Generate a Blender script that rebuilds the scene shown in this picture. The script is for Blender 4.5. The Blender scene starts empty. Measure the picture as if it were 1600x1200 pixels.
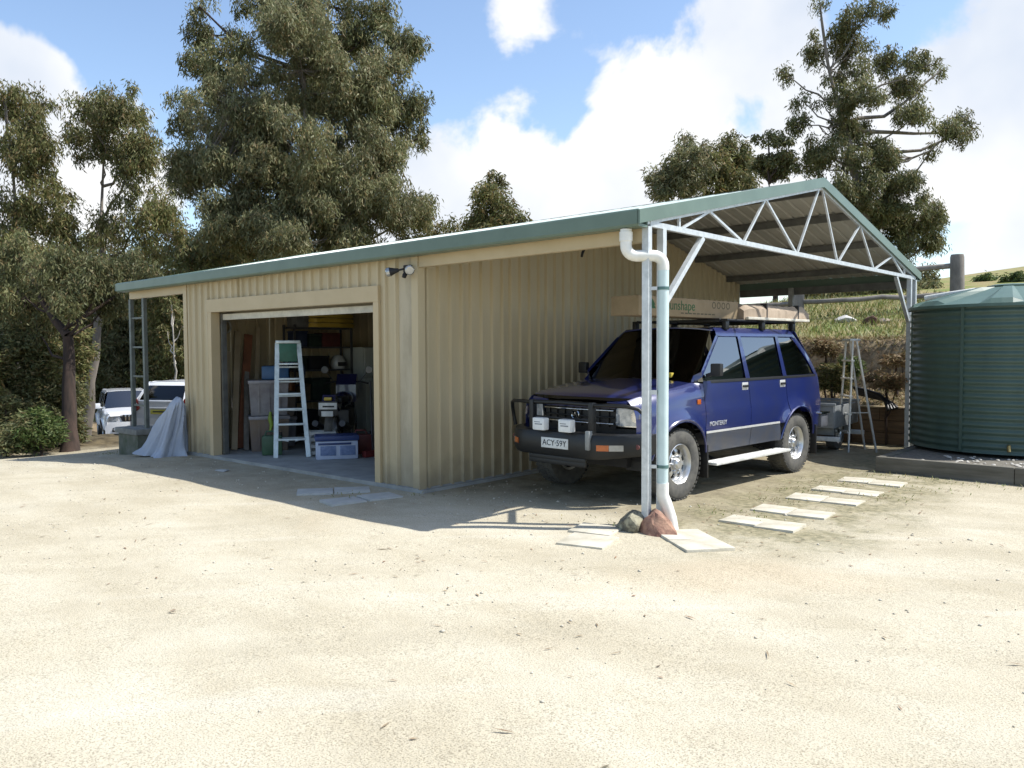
import bpy, bmesh, math, random
import numpy as np
from mathutils import Vector, Matrix
R = math.radians
scene = bpy.context.scene
COL = scene.collection
random.seed(7); rng = np.random.default_rng(11)

# ---------------------------------------------------------------- camera
CAM = np.array([7.0151, -6.3093, 1.65]); YAW, PIT, ROL, FPX = 0.7251, -0.0434, -0.0047, 1281.4
_fw = np.array([-math.sin(YAW)*math.cos(PIT), math.cos(YAW)*math.cos(PIT), math.sin(PIT)])
_rt = np.array([math.cos(YAW), math.sin(YAW), 0.0]); _up = np.cross(_rt, _fw)
_r2 = _rt*math.cos(ROL)+_up*math.sin(ROL); _u2 = -_rt*math.sin(ROL)+_up*math.cos(ROL)
def sight(px, py): return _fw + _r2*(px-800)/FPX + _u2*(600-py)/FPX
def at(px, py, t): return CAM + sight(px, py)*t          # a point t metres deep, used to survey the trees and clouds
cam = bpy.data.cameras.new('camera'); camo = bpy.data.objects.new('camera', cam); COL.objects.link(camo)
cam.sensor_width = 36.0; cam.lens = FPX/1600*36; cam.clip_start = .05; cam.clip_end = 3000
camo.matrix_world = Matrix(((_r2[0], _u2[0], -_fw[0], CAM[0]), (_r2[1], _u2[1], -_fw[1], CAM[1]), (_r2[2], _u2[2], -_fw[2], CAM[2]), (0, 0, 0, 1)))
scene.camera = camo

# ---------------------------------------------------------------- sun, exposure
SUN = Vector((1.55, 1.18, 2.82)).normalized()
ELEV = math.asin(SUN.z); AZ = math.atan2(SUN.x, SUN.y)
sl = bpy.data.lights.new('sun', 'SUN'); sl.energy = 4.2; sl.angle = R(.53); sl.color = (1, .965, .90)
so = bpy.data.objects.new('sun', sl); COL.objects.link(so); so.rotation_euler = SUN.to_track_quat('Z', 'Y').to_euler(); so.location = (20, 15, 40)
vs = scene.view_settings; vs.view_transform = 'Standard'; vs.look = 'None'; vs.gamma = 1; vs.use_curve_mapping = False; vs.exposure = 0.62

# ---------------------------------------------------------------- sky with clouds
w = bpy.data.worlds.new('World'); scene.world = w; w.use_nodes = True
wn, wl = w.node_tree.nodes, w.node_tree.links; wn.clear()
def N(t, **k):
    n = wn.new(t)
    for a, b in k.items(): setattr(n, a, b)
    return n
out = N('ShaderNodeOutputWorld'); bg = N('ShaderNodeBackground'); bg.inputs[1].default_value = .15
sky = N('ShaderNodeTexSky', sky_type='NISHITA', sun_disc=False); sky.sun_elevation = ELEV; sky.sun_rotation = AZ
sky.altitude = 300; sky.air_density = 1.0; sky.dust_density = .9; sky.ozone_density = .8
tc = N('ShaderNodeTexCoord')
nz = N('ShaderNodeTexNoise'); nz.inputs['Scale'].default_value = 5.2; nz.inputs['Detail'].default_value = 6; nz.inputs['Roughness'].default_value = .58; nz.inputs['Distortion'].default_value = .25
wl.new(tc.outputs['Generated'], nz.inputs['Vector'])
clouds = [(1080,190,.14,1),(1190,90,.12,1),(1130,290,.17,1),(960,255,.08,1),(1270,190,.14,1),(800,320,.12,1),(690,320,.11,1),(930,370,.14,1),
          (1570,150,.17,1),(1470,280,.12,.95),(1650,380,.2,1),(35,125,.07,1),(-60,160,.10,1),(560,310,.1,.9),(150,330,.16,.85),(805,20,.055,.40),(818,185,.05,.5),(215,5,.07,.5)]
dirs = [(Vector(sight(a, b)).normalized(), r, s) for a, b, r, s in clouds]
rc = random.Random(3); axis = Vector(_fw)
while len(dirs) < len(clouds)+8:                                         # the same broken cumulus all round the sky
    v = Vector((rc.uniform(-1, 1), rc.uniform(-1, 1), rc.uniform(.05, .9))).normalized()
    if v.dot(axis) < .66: dirs.append((v, rc.uniform(.08, .2), rc.uniform(.75, 1)))
acc = None
nv = N('ShaderNodeVectorMath', operation='NORMALIZE'); wl.new(tc.outputs['Generated'], nv.inputs[0])
for v, r, s in dirs:
    d = N('ShaderNodeVectorMath', operation='DISTANCE'); wl.new(nv.outputs[0], d.inputs[0]); d.inputs[1].default_value = v
    m = N('ShaderNodeMapRange', interpolation_type='SMOOTHSTEP'); wl.new(d.outputs['Value'], m.inputs[0])
    m.inputs[1].default_value = r*1.35; m.inputs[2].default_value = r*.2; m.inputs[3].default_value = 0; m.inputs[4].default_value = s
    if acc is None: acc = m.outputs[0]
    else:
        x = N('ShaderNodeMath', operation='MAXIMUM'); wl.new(acc, x.inputs[0]); wl.new(m.outputs[0], x.inputs[1]); acc = x.outputs[0]
nm = N('ShaderNodeMath', operation='MULTIPLY_ADD'); wl.new(nz.outputs[0], nm.inputs[0]); nm.inputs[1].default_value = 2.6; nm.inputs[2].default_value = -1.3
sm = N('ShaderNodeMath', operation='ADD'); wl.new(acc, sm.inputs[0]); wl.new(nm.outputs[0], sm.inputs[1])
mk = N('ShaderNodeMapRange', interpolation_type='SMOOTHSTEP'); wl.new(sm.outputs[0], mk.inputs[0]); mk.inputs[1].default_value = .40; mk.inputs[2].default_value = .68; mk.inputs[4].default_value = .97
n2 = N('ShaderNodeTexNoise'); n2.inputs['Scale'].default_value = 3.4; n2.inputs['Detail'].default_value = 5; wl.new(tc.outputs['Generated'], n2.inputs['Vector'])
cr = N('ShaderNodeValToRGB'); wl.new(n2.outputs[0], cr.inputs[0])
cr.color_ramp.elements[0].position = .40; cr.color_ramp.elements[0].color = (3.35, 3.65, 4.15, 1); cr.color_ramp.elements[1].position = .60; cr.color_ramp.elements[1].color = (4.7, 4.7, 4.7, 1)
mx = N('ShaderNodeMix', data_type='RGBA'); wl.new(mk.outputs[0], mx.inputs[0]); wl.new(sky.outputs[0], mx.inputs[6]); wl.new(cr.outputs[0], mx.inputs[7])
wl.new(mx.outputs[2], bg.inputs[0]); wl.new(bg.outputs[0], out.inputs[0])

# ---------------------------------------------------------------- materials
MATS = {}
def mat(name, c, rough=.6, metal=0., c2=None, scale=6., amt=.35, bump=0., bscale=80., spec=.5, coat=0., detail=6, contrast=(.35, .65), stretch=None, trans=0.):
    if name in MATS: return MATS[name]
    m = bpy.data.materials.new(name); m.use_nodes = True; n, l = m.node_tree.nodes, m.node_tree.links
    p = n['Principled BSDF']; p.inputs['Roughness'].default_value = rough; p.inputs['Metallic'].default_value = metal
    p.inputs['Specular IOR Level'].default_value = spec; p.inputs['Coat Weight'].default_value = coat; p.inputs['Coat Roughness'].default_value = .04
    if trans: p.inputs['Transmission Weight'].default_value = trans
    if c2 is None: c2 = tuple(v*(1-amt) for v in c)
    t = n.new('ShaderNodeTexCoord'); src = t.outputs['Object']
    if stretch:
        mp = n.new('ShaderNodeMapping'); mp.inputs['Scale'].default_value = stretch; l.new(src, mp.inputs[0]); src = mp.outputs[0]
    z = n.new('ShaderNodeTexNoise'); z.inputs['Scale'].default_value = scale; z.inputs['Detail'].default_value = detail; z.inputs['Roughness'].default_value = .62; l.new(src, z.inputs['Vector'])
    r = n.new('ShaderNodeValToRGB'); l.new(z.outputs[0], r.inputs[0])
    r.color_ramp.elements[0].position, r.color_ramp.elements[1].position = contrast
    r.color_ramp.elements[0].color = (*c2, 1); r.color_ramp.elements[1].color = (*c, 1)
    l.new(r.outputs[0], p.inputs['Base Color'])
    if bump:
        b = n.new('ShaderNodeBump'); b.inputs['Strength'].default_value = bump; b.inputs['Distance'].default_value = .01
        z2 = n.new('ShaderNodeTexNoise'); z2.inputs['Scale'].default_value = bscale; z2.inputs['Detail'].default_value = 4; l.new(src, z2.inputs['Vector'])
        l.new(z2.outputs[0], b.inputs['Height']); l.new(b.outputs[0], p.inputs['Normal'])
    MATS[name] = m; return m
def glassmat(name, tint, rough=.02, ior=1.6):
    if name in MATS: return MATS[name]
    m = bpy.data.materials.new(name); m.use_nodes = True; n, l = m.node_tree.nodes, m.node_tree.links; n.clear()
    o = n.new('ShaderNodeOutputMaterial'); t = n.new('ShaderNodeBsdfTransparent'); t.inputs[0].default_value = (*tint, 1)
    g = n.new('ShaderNodeBsdfGlossy'); g.inputs['Roughness'].default_value = rough; g.inputs[0].default_value = (1, 1, 1, 1)
    f = n.new('ShaderNodeFresnel'); f.inputs[0].default_value = ior; x = n.new('ShaderNodeMixShader')
    l.new(f.outputs[0], x.inputs[0]); l.new(t.outputs[0], x.inputs[1]); l.new(g.outputs[0], x.inputs[2]); l.new(x.outputs[0], o.inputs[0])
    MATS[name] = m; return m
def leafmat(name, cols, trans=.25):
    m = bpy.data.materials.new(name); m.use_nodes = True; n, l = m.node_tree.nodes, m.node_tree.links; n.clear()
    o = n.new('ShaderNodeOutputMaterial'); g = n.new('ShaderNodeNewGeometry'); r = n.new('ShaderNodeValToRGB')
    l.new(g.outputs['Random Per Island'], r.inputs[0])
    e = r.color_ramp.elements
    for i, c in enumerate(cols):
        k = e[i] if i < 2 else e.new(1.0)
    for i, c in enumerate(cols): e[i].position = i/(len(cols)-1); e[i].color = (*c, 1)
    t = n.new('ShaderNodeTexCoord'); z = n.new('ShaderNodeTexNoise'); z.inputs['Scale'].default_value = .45; z.inputs['Detail'].default_value = 2; l.new(t.outputs['Object'], z.inputs['Vector'])
    mr = n.new('ShaderNodeMapRange'); l.new(z.outputs[0], mr.inputs[0]); mr.inputs[1].default_value = .3; mr.inputs[2].default_value = .7; mr.inputs[3].default_value = .7; mr.inputs[4].default_value = 1.3
    mu = n.new('ShaderNodeVectorMath'); mu.operation = 'SCALE'; l.new(r.outputs[0], mu.inputs[0]); l.new(mr.outputs[0], mu.inputs['Scale'])
    d = n.new('ShaderNodeBsdfPrincipled'); d.inputs['Roughness'].default_value = .55; d.inputs['Specular IOR Level'].default_value = .3; l.new(mu.outputs[0], d.inputs['Base Color'])
    tr = n.new('ShaderNodeBsdfTranslucent'); l.new(mu.outputs[0], tr.inputs[0]); x = n.new('ShaderNodeMixShader'); x.inputs[0].default_value = trans
    l.new(d.outputs[0], x.inputs[1]); l.new(tr.outputs[0], x.inputs[2]); l.new(x.outputs[0], o.inputs[0])
    return m

# ---------------------------------------------------------------- mesh helpers
def tag(o, label=None, cat=None, group=None, kind=None):
    if label: o['label'] = label
    if cat: o['category'] = cat
    if group: o['group'] = group
    if kind: o['kind'] = kind
    return o
def thing(name, label, cat, loc=(0, 0, 0), rz=0., group=None):
    o = bpy.data.objects.new(name, None); o.empty_display_size = .2; COL.objects.link(o); o.location = loc; o.rotation_euler = (0, 0, rz)
    return tag(o, label, cat, group)
def link(name, me, parent=None):
    o = bpy.data.objects.new(name, me); COL.objects.link(o)
    if parent: o.parent = parent
    return o
class MB:
    def __init__(s): s.v = []; s.f = []
    def add(s, vs, fs):
        k = len(s.v); s.v += [tuple(map(float, p)) for p in vs]; s.f += [tuple(i+k for i in f) for f in fs]; return s
    def box(s, a, b, M=None):
        x0, y0, z0 = a; x1, y1, z1 = b
        v = [(x0,y0,z0),(x1,y0,z0),(x1,y1,z0),(x0,y1,z0),(x0,y0,z1),(x1,y0,z1),(x1,y1,z1),(x0,y1,z1)]
        if M is not None: v = [tuple(M @ Vector(p)) for p in v]
        return s.add(v, [(0,3,2,1),(4,5,6,7),(0,1,5,4),(1,2,6,5),(2,3,7,6),(3,0,4,7)])
    def rbox(s, a, b, r=.01, M=None):                       # box with chamfered edges
        c = [(a[i]+b[i])/2 for i in range(3)]; h = [(b[i]-a[i])/2 for i in range(3)]; r = min(r, *[q*.45 for q in h])
        bm = bmesh.new(); bmesh.ops.create_cube(bm, size=1)
        for q in bm.verts: q.co = Vector([c[i]+q.co[i]*2*h[i] for i in range(3)])
        bmesh.ops.bevel(bm, geom=list(bm.edges), offset=r, segments=2, profile=.6, affect='EDGES')
        bm.verts.index_update(); v = [tuple((M @ q.co) if M is not None else q.co) for q in bm.verts]; f = [tuple(q.index for q in p.verts) for p in bm.faces]; bm.free()
        return s.add(v, f)
    def bar(s, p, q, wd, ht=None, up=(0, 0, 1)):            # rectangular bar from p to q
        p, q = Vector(p), Vector(q); d = (q-p); L = d.length; d.normalize(); u = Vector(up)
        if abs(d.dot(u)) > .95: u = Vector((0, 1, 0))
        sd = d.cross(u).normalized(); u = sd.cross(d); ht = ht or wd
        M = Matrix(((sd.x, u.x, d.x, p.x), (sd.y, u.y, d.y, p.y), (sd.z, u.z, d.z, p.z), (0, 0, 0, 1)))
        return s.box((-wd/2, -ht/2, 0), (wd/2, ht/2, L), M)
    def tube(s, pts, r, n=10, cap=True):
        pts = [Vector(p) for p in pts]; rs = r if isinstance(r, (list, tuple)) else [r]*len(pts); vs = []; fs = []; prev = None
        for i, p in enumerate(pts):
            d = (pts[min(i+1, len(pts)-1)]-pts[max(i-1, 0)]).normalized()
            if prev is None: u = d.orthogonal().normalized()
            else: u = (prev-d*prev.dot(d)); u = u.normalized() if u.length > 1e-6 else d.orthogonal().normalized()
            prev = u; v = d.cross(u)
            for k in range(n): a = 2*math.pi*k/n; vs.append(p+(u*math.cos(a)+v*math.sin(a))*rs[i])
        for i in range(len(pts)-1):
            for k in range(n): fs.append((i*n+k, i*n+(k+1) % n, (i+1)*n+(k+1) % n, (i+1)*n+k))
        if cap: fs += [tuple(range(n-1, -1, -1)), tuple((len(pts)-1)*n+k for k in range(n))]
        return s.add(vs, fs)
    def lathe(s, prof, n=32, M=None, closed=False, cap=True):         # prof of (r, z) about z
        vs = []; fs = []
        for r, z in prof:
            for k in range(n):
                a = 2*math.pi*k/n; p = Vector((r*math.cos(a), r*math.sin(a), z)); vs.append(M @ p if M is not None else p)
        m = len(prof)
        for i in range(m if closed else m-1):
            j = (i+1) % m
            for k in range(n): fs.append((i*n+k, i*n+(k+1) % n, j*n+(k+1) % n, j*n+k))
        if not closed and cap:
            if prof[0][0] > 1e-6: fs.append(tuple(range(n-1, -1, -1)))
            if prof[-1][0] > 1e-6: fs.append(tuple((m-1)*n+k for k in range(n)))
        return s.add(vs, fs)
    def prism(s, poly, a, b, axis='y'):                     # extrude a 2-D outline between a and b along an axis
        n = len(poly)
        def P(u, v, c): return {'x': (c, u, v), 'y': (u, c, v), 'z': (u, v, c)}[axis]
        vs = [P(u, v, a) for u, v in poly]+[P(u, v, b) for u, v in poly]
        return s.add(vs, [tuple(range(n-1, -1, -1)), tuple(range(n, 2*n))]+[(i, (i+1) % n, n+(i+1) % n, n+i) for i in range(n)])
    def mesh(s, name, m, smooth=None):
        me = bpy.data.meshes.new(name); me.from_pydata(s.v, [], s.f); me.validate()
        bm = bmesh.new(); bm.from_mesh(me); bmesh.ops.recalc_face_normals(bm, faces=bm.faces[:]); bm.to_mesh(me); bm.free()
        if m: me.materials.append(m)
        if smooth:
            me.polygons.foreach_set('use_smooth', [True]*len(me.polygons)); me.set_sharp_from_angle(angle=R(smooth))
        return me
    def build(s, name, m, parent=None, smooth=None): return link(name, s.mesh(name, m, smooth), parent)
def roundpoly(pts, r, n=4):
    out = []
    for i, p in enumerate(pts):
        p = Vector((p[0], p[1])); rr = r if not (len(pts[i]) > 2) else pts[i][2]
        a = Vector(pts[i-1][:2])-p; b = Vector(pts[(i+1) % len(pts)][:2])-p; q = min(rr, a.length*.45, b.length*.45)
        if q < 1e-4: out.append((p.x, p.y)); continue
        a = p+a.normalized()*q; b = p+b.normalized()*q
        for k in range(n+1):
            t = k/n; c = a*(1-t)**2+p*2*t*(1-t)+b*t*t; out.append((c.x, c.y))
    return out
def panel(name, poly, fn, m, parent, step=.07, thick=.012, smooth=40, flip=False):
    """A 2-D outline cut into a grid and laid on the curved surface fn(u, v)."""
    bm = bmesh.new(); vs = [bm.verts.new((u, v, 0)) for u, v in poly]; bm.faces.new(vs)
    for ax in (0, 1):
        lo = min(p[ax] for p in poly); hi = max(p[ax] for p in poly); k = int((hi-lo)/step)
        for i in range(1, k+1):
            c = lo+(hi-lo)*i/(k+1); co = [0, 0, 0]; no = [0, 0, 0]; co[ax] = c; no[ax] = 1
            bmesh.ops.bisect_plane(bm, geom=bm.verts[:]+bm.edges[:]+bm.faces[:], plane_co=co, plane_no=no)
    for q in bm.verts: q.co = Vector(fn(q.co.x, q.co.y))
    if flip: bmesh.ops.reverse_faces(bm, faces=bm.faces[:])
    if thick: bmesh.ops.solidify(bm, geom=bm.faces[:], thickness=thick)
    bmesh.ops.recalc_face_normals(bm, faces=bm.faces[:])
    me = bpy.data.meshes.new(name); bm.to_mesh(me); bm.free(); me.materials.append(m)
    me.polygons.foreach_set('use_smooth', [True]*len(me.polygons)); me.set_sharp_from_angle(angle=R(smooth))
    return link(name, me, parent)
def textpart(name, body, size, m, parent, M, align='CENTER', depth=.001):
    cu = bpy.data.curves.new(name, 'FONT'); cu.body = body; cu.size = size; cu.align_x = align; cu.align_y = 'CENTER'; cu.extrude = depth
    tmp = bpy.data.objects.new('t', cu); me = bpy.data.meshes.new_from_object(tmp); bpy.data.objects.remove(tmp); me.materials.append(m)
    me.transform(M); return link(name, me, parent)
def frame(o, x, y):                                          # matrix from origin and two axes
    o, x, y = Vector(o), Vector(x).normalized(), Vector(y).normalized(); z = x.cross(y)
    return Matrix(((x.x, y.x, z.x, o.x), (x.y, y.y, z.y, o.y), (x.z, y.z, z.z, o.z), (0, 0, 0, 1)))
def copytree(o, parent=None):
    c = o.copy(); COL.objects.link(c); c.parent = parent
    for ch in o.children: copytree(ch, c)
    return c
def sstep(a, b, x): t = np.clip((x-a)/(b-a), 0, 1); return t*t*(3-2*t)
def clamp(x, a=0., b=1.): return max(a, min(b, x))
# ================================================================ the setting: ground and hill
def gz(x, y):
    x = np.asarray(x, float); y = np.asarray(y, float)
    s = np.maximum(0, -5.3-x); z = -.072*np.minimum(s, 6)-.045*np.clip(s-6, 0, 4)-.11*np.clip(s-10, 0, 11)
    hill = .62*sstep(8.24, 8.27, y)+.18*sstep(8.3, 9.4, y)+.95*sstep(9.45, 10.1, y)+.2*np.clip(y-10, 0, 5)+.1*np.clip(y-15, 0, 45)
    hm = sstep(-8.5, -3.5, x); far = sstep(-60, -12, -np.abs(x-10))
    z = z+hill*hm*(.35+.65*far)
    amp = .012+.10*sstep(9, 12, y)+.08*sstep(-9, -13, x)
    z = z+amp*(np.sin(x*1.3+y*.7)*.5+np.sin(x*2.9-y*2.1+1)*.3+np.sin(x*6.1+y*4.7)*.2)*sstep(.2, 1.2, np.maximum(np.maximum(-y, x-3.2), -5.6-x)+.2)
    return z
def axis_lines(parts):
    o = []
    for a, b, n in parts: o += list(np.linspace(a, b, n, endpoint=False))
    return np.array(o+[parts[-1][1]])
gx = axis_lines([(-400, -60, 12), (-60, -14, 46), (-14, 14, 220), (14, 60, 46), (60, 400, 12)])
gy = axis_lines([(-300, -40, 8), (-40, -9, 20), (-9, 8.2, 150), (8.2, 8.3, 4), (8.3, 14, 60), (14, 60, 60), (60, 500, 14)])
X, Y = np.meshgrid(gx, gy); Z = gz(X, Y); nx, ny = len(gx), len(gy)
vv = np.stack([X.ravel(), Y.ravel(), Z.ravel()], 1)
i = np.arange(nx-1)[None, :]+np.arange(ny-1)[:, None]*nx
qf = np.stack([i, i+1, i+1+nx, i+nx], -1).reshape(-1, 4)
def npmesh(name, verts, quads, m):
    me = bpy.data.meshes.new(name); me.vertices.add(len(verts)); me.vertices.foreach_set('co', np.ascontiguousarray(verts, np.float32).ravel())
    k = quads.shape[1]; me.loops.add(quads.size); me.loops.foreach_set('vertex_index', np.ascontiguousarray(quads, np.int32).ravel())
    me.polygons.add(len(quads)); me.polygons.foreach_set('loop_start', np.arange(0, quads.size, k, dtype=np.int32))
    me.update(calc_edges=True); me.materials.append(m); return me
gm = bpy.data.materials.new('ground'); gm.use_nodes = True; n_, l_ = gm.node_tree.nodes, gm.node_tree.links; P_ = n_['Principled BSDF']
P_.inputs['Roughness'].default_value = .95; P_.inputs['Specular IOR Level'].default_value = .15
def gn(t, **k):
    q = n_.new(t)
    for a, b in k.items(): setattr(q, a, b)
    return q
geo = gn('ShaderNodeNewGeometry'); pos = geo.outputs['Position']
def noise(sc, det=6, ro=.6, mp=None):
    q = gn('ShaderNodeTexNoise'); q.inputs['Scale'].default_value = sc; q.inputs['Detail'].default_value = det; q.inputs['Roughness'].default_value = ro
    s = pos
    if mp:
        m = gn('ShaderNodeMapping'); m.inputs['Scale'].default_value = mp[0]; m.inputs['Rotation'].default_value = (0, 0, mp[1]); l_.new(pos, m.inputs[0]); s = m.outputs[0]
    l_.new(s, q.inputs['Vector']); return q.outputs[0]
def ramp(src, stops):
    r = gn('ShaderNodeValToRGB'); l_.new(src, r.inputs[0]); e = r.color_ramp.elements
    for _ in range(len(stops)-2): e.new(.5)
    for k, (p, c) in enumerate(stops): e[k].position = p; e[k].color = (*c, 1)
    return r.outputs[0]
def mix(f, a, b):
    q = gn('ShaderNodeMix', data_type='RGBA')
    if isinstance(f, float): q.inputs[0].default_value = f
    else: l_.new(f, q.inputs[0])
    for s, k in ((a, 6), (b, 7)):
        if isinstance(s, tuple): q.inputs[k].default_value = (*s, 1)
        else: l_.new(s, q.inputs[k])
    return q.outputs[2]
def mth(op, a, b=None, c=None):
    q = gn('ShaderNodeMath', operation=op)
    for k, s in enumerate((a, b, c)):
        if s is None: continue
        if isinstance(s, (int, float)): q.inputs[k].default_value = s
        else: l_.new(s, q.inputs[k])
    return q.outputs[0]
def mrange(s, a, b, lo=0., hi=1.):
    q = gn('ShaderNodeMapRange', interpolation_type='SMOOTHSTEP'); l_.new(s, q.inputs[0])
    for k, v in enumerate((a, b, lo, hi)): q.inputs[k+1].default_value = v
    return q.outputs[0]
sep = gn('ShaderNodeSeparateXYZ'); l_.new(pos, sep.inputs[0]); px_, py_ = sep.outputs[0], sep.outputs[1]
base = ramp(noise(.55, 5, .62, ((1, 1.9, 1), .5)), [(.3, (.415, .37, .272)), (.5, (.495, .45, .345)), (.68, (.55, .51, .405))])
tw_ = gn('ShaderNodeVectorMath', operation='SUBTRACT'); l_.new(pos, tw_.inputs[0]); tw_.inputs[1].default_value = (16, -15, 0)
ln_ = gn('ShaderNodeVectorMath', operation='LENGTH'); l_.new(tw_.outputs[0], ln_.inputs[0]); sp2 = gn('ShaderNodeSeparateXYZ'); l_.new(tw_.outputs[0], sp2.inputs[0])
ang = mth('ARCTAN2', sp2.outputs[1], sp2.outputs[0]); cb2 = gn('ShaderNodeCombineXYZ'); l_.new(mth('MULTIPLY', ln_.outputs['Value'], 1.5), cb2.inputs[0]); l_.new(mth('MULTIPLY', ang, 4.), cb2.inputs[1])
tn = gn('ShaderNodeTexNoise'); tn.inputs['Scale'].default_value = 1.; tn.inputs['Detail'].default_value = 4; tn.inputs['Roughness'].default_value = .65; l_.new(cb2.outputs[0], tn.inputs['Vector'])
base = mix(mrange(tn.outputs[0], .47, .68, 0, .42), base, (.385, .345, .255))
base = mix(mrange(tn.outputs[0], .44, .30, 0, .32), base, (.60, .575, .495))           # dusty wheel streaks
base = mix(mrange(noise(.33, 4, .5), .60, .72, 0, .22), base, (.50, .37, .235))                                # rusty gravel
base = mix(mrange(noise(9, 3, .7), .55, .78, 0, .4), base, (.37, .325, .225))
grit = ramp(noise(120, 2, .7), [(.34, (.52, .50, .47)), (.5, (1, 1, 1)), (.7, (1.12, 1.1, 1.05))])
gmul = gn('ShaderNodeVectorMath', operation='MULTIPLY'); l_.new(base, gmul.inputs[0]); l_.new(grit, gmul.inputs[1]); base = gmul.outputs[0]
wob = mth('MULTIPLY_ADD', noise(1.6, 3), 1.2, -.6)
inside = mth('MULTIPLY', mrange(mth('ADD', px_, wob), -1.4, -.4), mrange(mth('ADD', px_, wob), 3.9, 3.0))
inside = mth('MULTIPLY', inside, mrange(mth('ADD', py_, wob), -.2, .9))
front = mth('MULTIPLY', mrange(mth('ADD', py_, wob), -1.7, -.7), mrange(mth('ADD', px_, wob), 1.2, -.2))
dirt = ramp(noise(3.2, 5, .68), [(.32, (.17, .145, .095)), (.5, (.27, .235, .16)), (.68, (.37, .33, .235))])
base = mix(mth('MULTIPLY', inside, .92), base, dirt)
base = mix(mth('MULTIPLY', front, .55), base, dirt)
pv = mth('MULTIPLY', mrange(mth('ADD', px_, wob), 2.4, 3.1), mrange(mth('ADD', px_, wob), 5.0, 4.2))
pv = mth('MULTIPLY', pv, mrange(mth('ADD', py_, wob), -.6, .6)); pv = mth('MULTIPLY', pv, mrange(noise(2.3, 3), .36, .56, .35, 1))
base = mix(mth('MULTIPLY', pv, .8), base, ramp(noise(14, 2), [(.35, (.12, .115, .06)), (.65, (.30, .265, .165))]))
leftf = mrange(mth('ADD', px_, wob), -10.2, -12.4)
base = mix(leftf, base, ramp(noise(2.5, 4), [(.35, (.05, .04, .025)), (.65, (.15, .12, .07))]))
hill = mrange(mth('ADD', py_, mth('MULTIPLY', wob, .1)), 8.2, 8.3)
hc = ramp(noise(1.1, 5, .65), [(.32, (.27, .205, .11)), (.48, (.27, .235, .11)), (.58, (.17, .20, .06)), (.75, (.16, .22, .06))])
bank = ramp(noise(5, 5, .7), [(.32, (.09, .065, .04)), (.52, (.23, .175, .11)), (.7, (.36, .30, .19))])
hc = mix(mrange(mth('ADD', py_, wob), 10.9, 10.0), hc, bank)
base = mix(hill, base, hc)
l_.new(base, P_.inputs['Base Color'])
bp = gn('ShaderNodeBump'); bp.inputs['Strength'].default_value = .55; bp.inputs['Distance'].default_value = .02
hh = mth('ADD', mth('MULTIPLY', noise(45, 3, .7), .5), noise(7, 3, .65)); l_.new(hh, bp.inputs['Height']); l_.new(bp.outputs[0], P_.inputs['Normal'])
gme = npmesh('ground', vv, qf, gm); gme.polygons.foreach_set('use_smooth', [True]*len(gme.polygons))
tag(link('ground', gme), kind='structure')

# ================================================================ the shed
cream = mat('cream_steel', (.50, .415, .265), .42, c2=(.43, .355, .22), scale=1.3, stretch=(1, 1, .35), spec=.35, bump=.03, bscale=30)
def splash(m):                                              # dried mud splashed up the foot of the sheets
    n, l = m.node_tree.nodes, m.node_tree.links; p = n['Principled BSDF']; src = p.inputs['Base Color'].links[0].from_socket
    g = n.new('ShaderNodeNewGeometry'); sp = n.new('ShaderNodeSeparateXYZ'); l.new(g.outputs['Position'], sp.inputs[0])
    z = n.new('ShaderNodeTexNoise'); z.inputs['Scale'].default_value = 5; z.inputs['Detail'].default_value = 5; l.new(g.outputs['Position'], z.inputs['Vector'])
    a = n.new('ShaderNodeMath'); a.operation = 'MULTIPLY_ADD'; l.new(z.outputs[0], a.inputs[0]); a.inputs[1].default_value = -.55; l.new(sp.outputs[2], a.inputs[2])
    r = n.new('ShaderNodeMapRange'); l.new(a.outputs[0], r.inputs[0]); r.inputs[1].default_value = .12; r.inputs[2].default_value = -.25; r.inputs[3].default_value = 0; r.inputs[4].default_value = .75
    x = n.new('ShaderNodeMix'); x.data_type = 'RGBA'; l.new(r.outputs[0], x.inputs[0]); l.new(src, x.inputs[6]); x.inputs[7].default_value = (.25, .21, .145, 1); l.new(x.outputs[2], p.inputs['Base Color'])
splash(cream)
creamd = mat('cream_trim', (.50, .40, .245), .42, c2=(.45, .355, .21), scale=2, spec=.35)
stain = mat('cream_stained', (.46, .40, .285), .5, c2=(.36, .31, .215), scale=2.6, stretch=(1, 1, .3), contrast=(.42, .55), spec=.3)
green = mat('green_steel', (.125, .178, .142), .36, c2=(.105, .152, .12), scale=3, spec=.4)
galv = mat('galvanised', (.62, .65, .66), .48, .35, c2=(.48, .51, .52), scale=14, spec=.5)
splash(stain)
under = mat('roof_underside', (.44, .425, .375), .6, c2=(.37, .355, .31), scale=2)
purl = mat('purlin_steel', (.16, .16, .15), .5, .4)
conc = mat('concrete', (.34, .345, .33), .85, c2=(.24, .245, .235), scale=3, bump=.2, bscale=60)
pvc = mat('white_pvc', (.78, .78, .74), .38, c2=(.66, .66, .60), scale=9)
pvcblue = mat('pale_blue_pipe_paint', (.58, .70, .70), .42, c2=(.50, .62, .62), scale=5)
dark = mat('dark_rubber', (.018, .018, .02), .7)
L, W, D = 3.043, 5.44, 8.03; SL = .216
def shz(x): return .0057*(x-L)
def roofz(x, y): return 2.85+SL*(y if y <= D/2 else D-y)+shz(x)
shed = thing('shed', 'cream steel garage shed with open carport and green-trimmed gable roof', 'shed')
def ribs(a, b, pitch=.19, h=.031):
    o = []; u = a
    while u < b-1e-6:
        for du, hh in ((0, 0), (pitch*.36, 0), (pitch*.44, h), (pitch*.60, h), (pitch*.68, 0)):
            if u+du < b-1e-6: o.append((u+du, hh))
        u += pitch
    o.append((b, 0)); return o
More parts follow.
